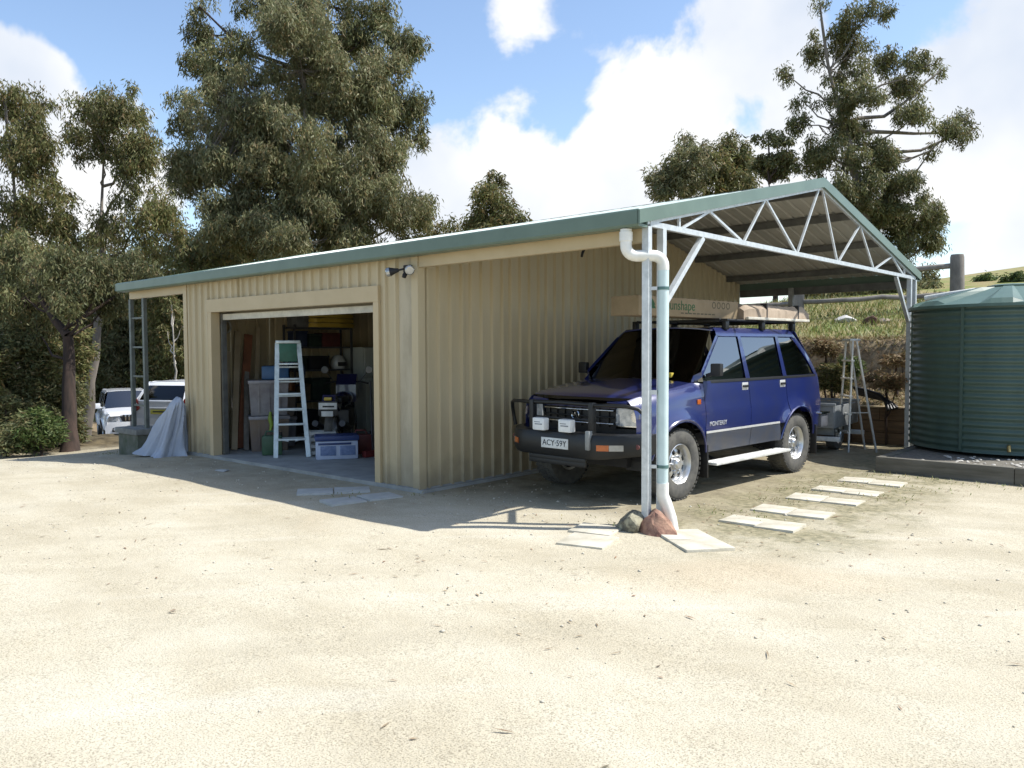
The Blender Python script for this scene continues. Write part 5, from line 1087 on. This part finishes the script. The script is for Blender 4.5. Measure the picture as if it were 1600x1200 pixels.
gum('tall_gum_tree', 'tall open gum tree with bare side branches behind the carport gable', 30, 1345,
    [(1352,26,46,20),(1313,52,30,20),(1278,76,28,17),(1332,80,42,26),(1325,112,34,16),(1383,92,22,13),(1434,104,28,17),(1470,110,15,8),(1231,118,18,11),(1338,150,36,24),(1403,140,32,20),(1254,158,17,12),(1285,158,18,10),(1250,190,20,20),(1332,194,56,32),(1423,186,34,22),(1280,224,32,21),(1352,245,64,36),(1268,254,24,20),(1481,212,24,15),(1509,186,18,15),(1372,300,60,40),(1440,345,40,32),(1403,372,52,34),(1462,382,22,24),(1448,432,20,18),(1281,4,14,5),(1405,300,40,34),(1360,345,60,40),(1310,300,40,34),(1330,330,50,40),(1380,420,60,30),(1513,205,9,14),(1455,235,14,10)], L_dark, bark_p, dens=4.6, crad=12, per=60, ln=7.5, wd=1.9, sub=16, droop=1.0, tr=.26, split=.3)
for k, (px, py, rx, ry, t) in enumerate(((1262,452,28,14,25),(1305,448,30,14,26),(1352,448,32,16,25.5),(1400,446,30,18,26),(1440,450,20,16,27))):
    gum('hedge_bush', 'dark scrubby bush behind the log fence, '+('next to the carport back post', 'second from the carport back post', 'above the pale bleached rock', 'above the brown rock', 'beside the thick fence post')[k], t, px, [(px, py, rx, ry), (px-rx*.4, py+12, rx*.7, ry), (px+rx*.4, py+10, rx*.7, ry)], L_dark, bark_d, crad=12, ln=8, tr=.06, group='bushes behind the log fence', cat='bush')
for px, py, rx, ry, t, lb in ((1588,438,26,11,27,'rounded bright green bush on the hilltop beyond the tank'), (1540,436,16,5,31,'low brown-green bush on the hilltop left of the round one'), (1640,440,40,14,29,'wide green bush on the hilltop right of the round one')):
    gum('hill_bush', lb, t, px, [(px, py, rx, ry), (px+rx*.4, py+5, rx*.6, ry)], L_fresh, bark_d, crad=7, ln=7, tr=.04, cat='bush')
# shrubs along the edge of the gravel
shr = [(25,560,62,60,18,1,'tall dark shrub standing behind the fresh green one'),(75,600,42,70,18.6,0,'tall olive shrub beside the dark tree trunk'),(62,668,34,28,15.6,2,'fresh green leafy shrub at the gravel edge'),(8,655,40,42,16,1,'dark rounded shrub at the gravel edge beside the fresh one'),(114,640,15,48,18.5,1,'narrow dark shrub between the trunk and the white car'),(-45,610,60,80,16.5,0,'broad olive shrub at the gravel edge beyond the dark one'),(112,545,30,42,21,0,'loose olive shrub behind the thick dark trunk'),(45,640,50,50,17.4,1,'dense dark shrub filling the gap behind the fresh green one')]
for px, py, rx, ry, t, lm, lb in shr:
    gum('shrub', lb, t, px, [(px, py, rx, ry), (px-rx*.5, py+ry*.5, rx*.6, ry*.5), (px+rx*.4, py+ry*.45, rx*.6, ry*.55), (px, py-ry*.6, rx*.5, ry*.35), (px+rx*.1, py+ry*.85, rx*.8, ry*.25)], (L_olive, L_dark, L_fresh)[lm], bark_d, dens=6, crad=15, ln=8.5, wd=2.6, tr=.035, cat='shrub', droop=.25, split=.15)
# ferns and tussocks on the bank
for px, py, rx, ry, t, lm, lb in ((1385,594,34,13,13.75,0,'low rusty brown fern on the bank above the retaining wall'),(1300,590,26,22,13.9,1,'olive and brown weeds on the bank behind the blue car'),(1330,570,16,14,14.1,2,'small green weed behind the trestle ladder'),(1290,545,20,16,14.4,0,'dry brown fern on the upper bank near the blue car'),(1400,560,24,10,14.5,0,'dry brown fern under the dark bank edge')):
    gum('bank_fern', lb, t, px, [(px, py, rx, ry), (px+rx*.5, py+ry*.4, rx*.6, ry*.6)], (L_brown, L_olive, L_fresh)[lm], bark_d, dens=6, per=40, crad=8, ln=9, wd=2, tr=.012, cat='fern', droop=.05, split=.1)
def scatter(name, n, fx_, ln, wd, m, up=0., kind='stuff', droop=0.):
    pts = fx_(n); n = len(pts); z = gz(pts[:, 0], pts[:, 1]); p = np.stack([pts[:, 0], pts[:, 1], z+.006+(.0 if not up else 0)], 1)
    a = rng.uniform(0, 2*math.pi, n); d = np.stack([np.cos(a), np.sin(a), rng.uniform(.0, .16, n) if not up else rng.uniform(up*.7, up*1.6, n)], 1)
    if up: d /= np.linalg.norm(d, axis=1, keepdims=True)
    q = np.stack([-np.sin(a), np.cos(a), rng.uniform(-.12, .12, n)], 1)
    l = rng.lognormal(math.log(ln), .4, (n, 1)); w_ = wd*rng.uniform(.6, 1.4, (n, 1))
    v = np.stack([p, p+d*l*.45+q*w_*.5, p+d*l, p+d*l*.45-q*w_*.5], 1).reshape(-1, 3)
    me = npmesh(name, v, np.arange(len(v)).reshape(-1, 4), m); o = link(name, me); return o
def yard(n):
    p = np.stack([rng.uniform(-11, 11, n), -7+rng.uniform(0, 1, n)**.7*8.5], 1); dn = np.sin(p[:, 0]*1.1+p[:, 1]*.8)+np.sin(p[:, 0]*.5-p[:, 1]*1.7+2)+rng.normal(0, .9, n)
    ok = (dn > -.1) & (rng.uniform(0, 1, n) < np.clip((np.hypot(p[:, 0]-CAM[0], p[:, 1]-CAM[1])-1.5)/5, .06, 1)) & ~((p[:, 0] > -5.6) & (p[:, 0] < .15) & (p[:, 1] > -.1)); return p[ok]
lit = leafmat('litter_leaf', [(.16, .11, .07), (.25, .18, .11), (.32, .25, .16), (.24, .12, .07), (.18, .17, .11)], .0)
tag(scatter('fallen_leaves', 1700, yard, .055, .012, lit), 'dry brown gum leaves and bark strips scattered over the pale gravel', 'leaf litter', kind='stuff')
def carp(n): p = np.stack([rng.uniform(.2, 4.9, n), rng.uniform(-.2, 7.9, n)], 1); return p[(rng.uniform(0, 1, n) < .5) | (p[:, 0] > 3.0)]
tag(scatter('carport_litter', 900, carp, .05, .013, lit), 'small dry leaves lying on the bare dirt under the carport', 'leaf litter', kind='stuff')
grit_m = mat('grit_stone', (.56, .52, .43), .95, c2=(.42, .38, .30), scale=3, contrast=(.4, .6))
gp = yard(3600); gv = []; gf = []; zz_ = gz(gp[:, 0], gp[:, 1]); 
octa = np.array([(1, 0, 0), (0, 1, 0), (-1, 0, 0), (0, -1, 0), (0, 0, .8), (0, 0, -.6)]); of = np.array([(0, 1, 4), (1, 2, 4), (2, 3, 4), (3, 0, 4), (1, 0, 5), (2, 1, 5), (3, 2, 5), (0, 3, 5)])
sc = rng.lognormal(math.log(.008), .45, len(gp)); an = rng.uniform(0, 6.28, len(gp)); st_ = rng.uniform(.6, 1, (len(gp), 1))
loc = octa[None]*sc[:, None, None]*np.concatenate([np.ones((len(gp), 1)), st_, np.ones((len(gp), 1))*.8], 1)[:, None, :]
cA, sA = np.cos(an)[:, None], np.sin(an)[:, None]; lx = loc[:, :, 0]*cA-loc[:, :, 1]*sA; ly = loc[:, :, 0]*sA+loc[:, :, 1]*cA
gv = np.stack([lx+gp[:, 0:1], ly+gp[:, 1:2], loc[:, :, 2]+zz_[:, None]+.003], -1).reshape(-1, 3); gf = (of[None]+(np.arange(len(gp))*6)[:, None, None]).reshape(-1, 3)
tag(link('gravel_stones', npmesh('gravel_stones', gv, gf, grit_m)), 'loose small stones strewn over the pale gravel yard', 'gravel', kind='stuff')
gr1 = leafmat('grass_green', [(.09, .135, .03), (.15, .18, .045), (.24, .22, .09), (.33, .27, .14)]); gr2 = leafmat('grass_dry', [(.20, .15, .07), (.28, .21, .10), (.16, .16, .06), (.12, .07, .04)])
def slope(n): return np.stack([rng.uniform(-3, 9, n), rng.uniform(10.2, 17, n)], 1)
tag(scatter('bank_grass', 26000, slope, .11, .022, gr1, up=1.2), 'short green and yellow grass covering the slope above the carport', 'grass', kind='stuff')
def lowbank(n): return np.stack([rng.uniform(-.5, 5, n), rng.uniform(8.3, 10.4, n)], 1)
tag(scatter('bank_mulch', 9000, lowbank, .08, .022, gr2, up=.5), 'dry brown mulch and dead grass on the bank above the sleepers', 'mulch', kind='stuff')
def tuft(n):
    c0 = np.array([(3.3, 1.2), (3.25, 2.1), (3.3, 2.85), (3.35, 3.6), (4.2, 3.0), (4.3, 3.8), (4.4, 4.6), (3.6, 4.6), (4.9, 4.65), (2.65, -.05), (-7.75, .1), (-7.7, -.3), (.25, -.1), (-.5, -.75), (5.6, 4.7), (.0, -3.2)])
    w_ = np.array([1, 1, 1, 1, .8, 1, 1, 1, 1, .8, 1, 1, .4, .4, .8, .04]); i_ = rng.choice(len(c0), n, p=w_/w_.sum()); return c0[i_]+rng.normal(0, 1, (n, 2))*np.array([.22, .13])*(.35 if False else 1)
tag(scatter('weeds', 700, tuft, .032, .012, gr1, up=.8), 'sparse low weeds between the slabs and round the plinth', 'weeds', kind='stuff')
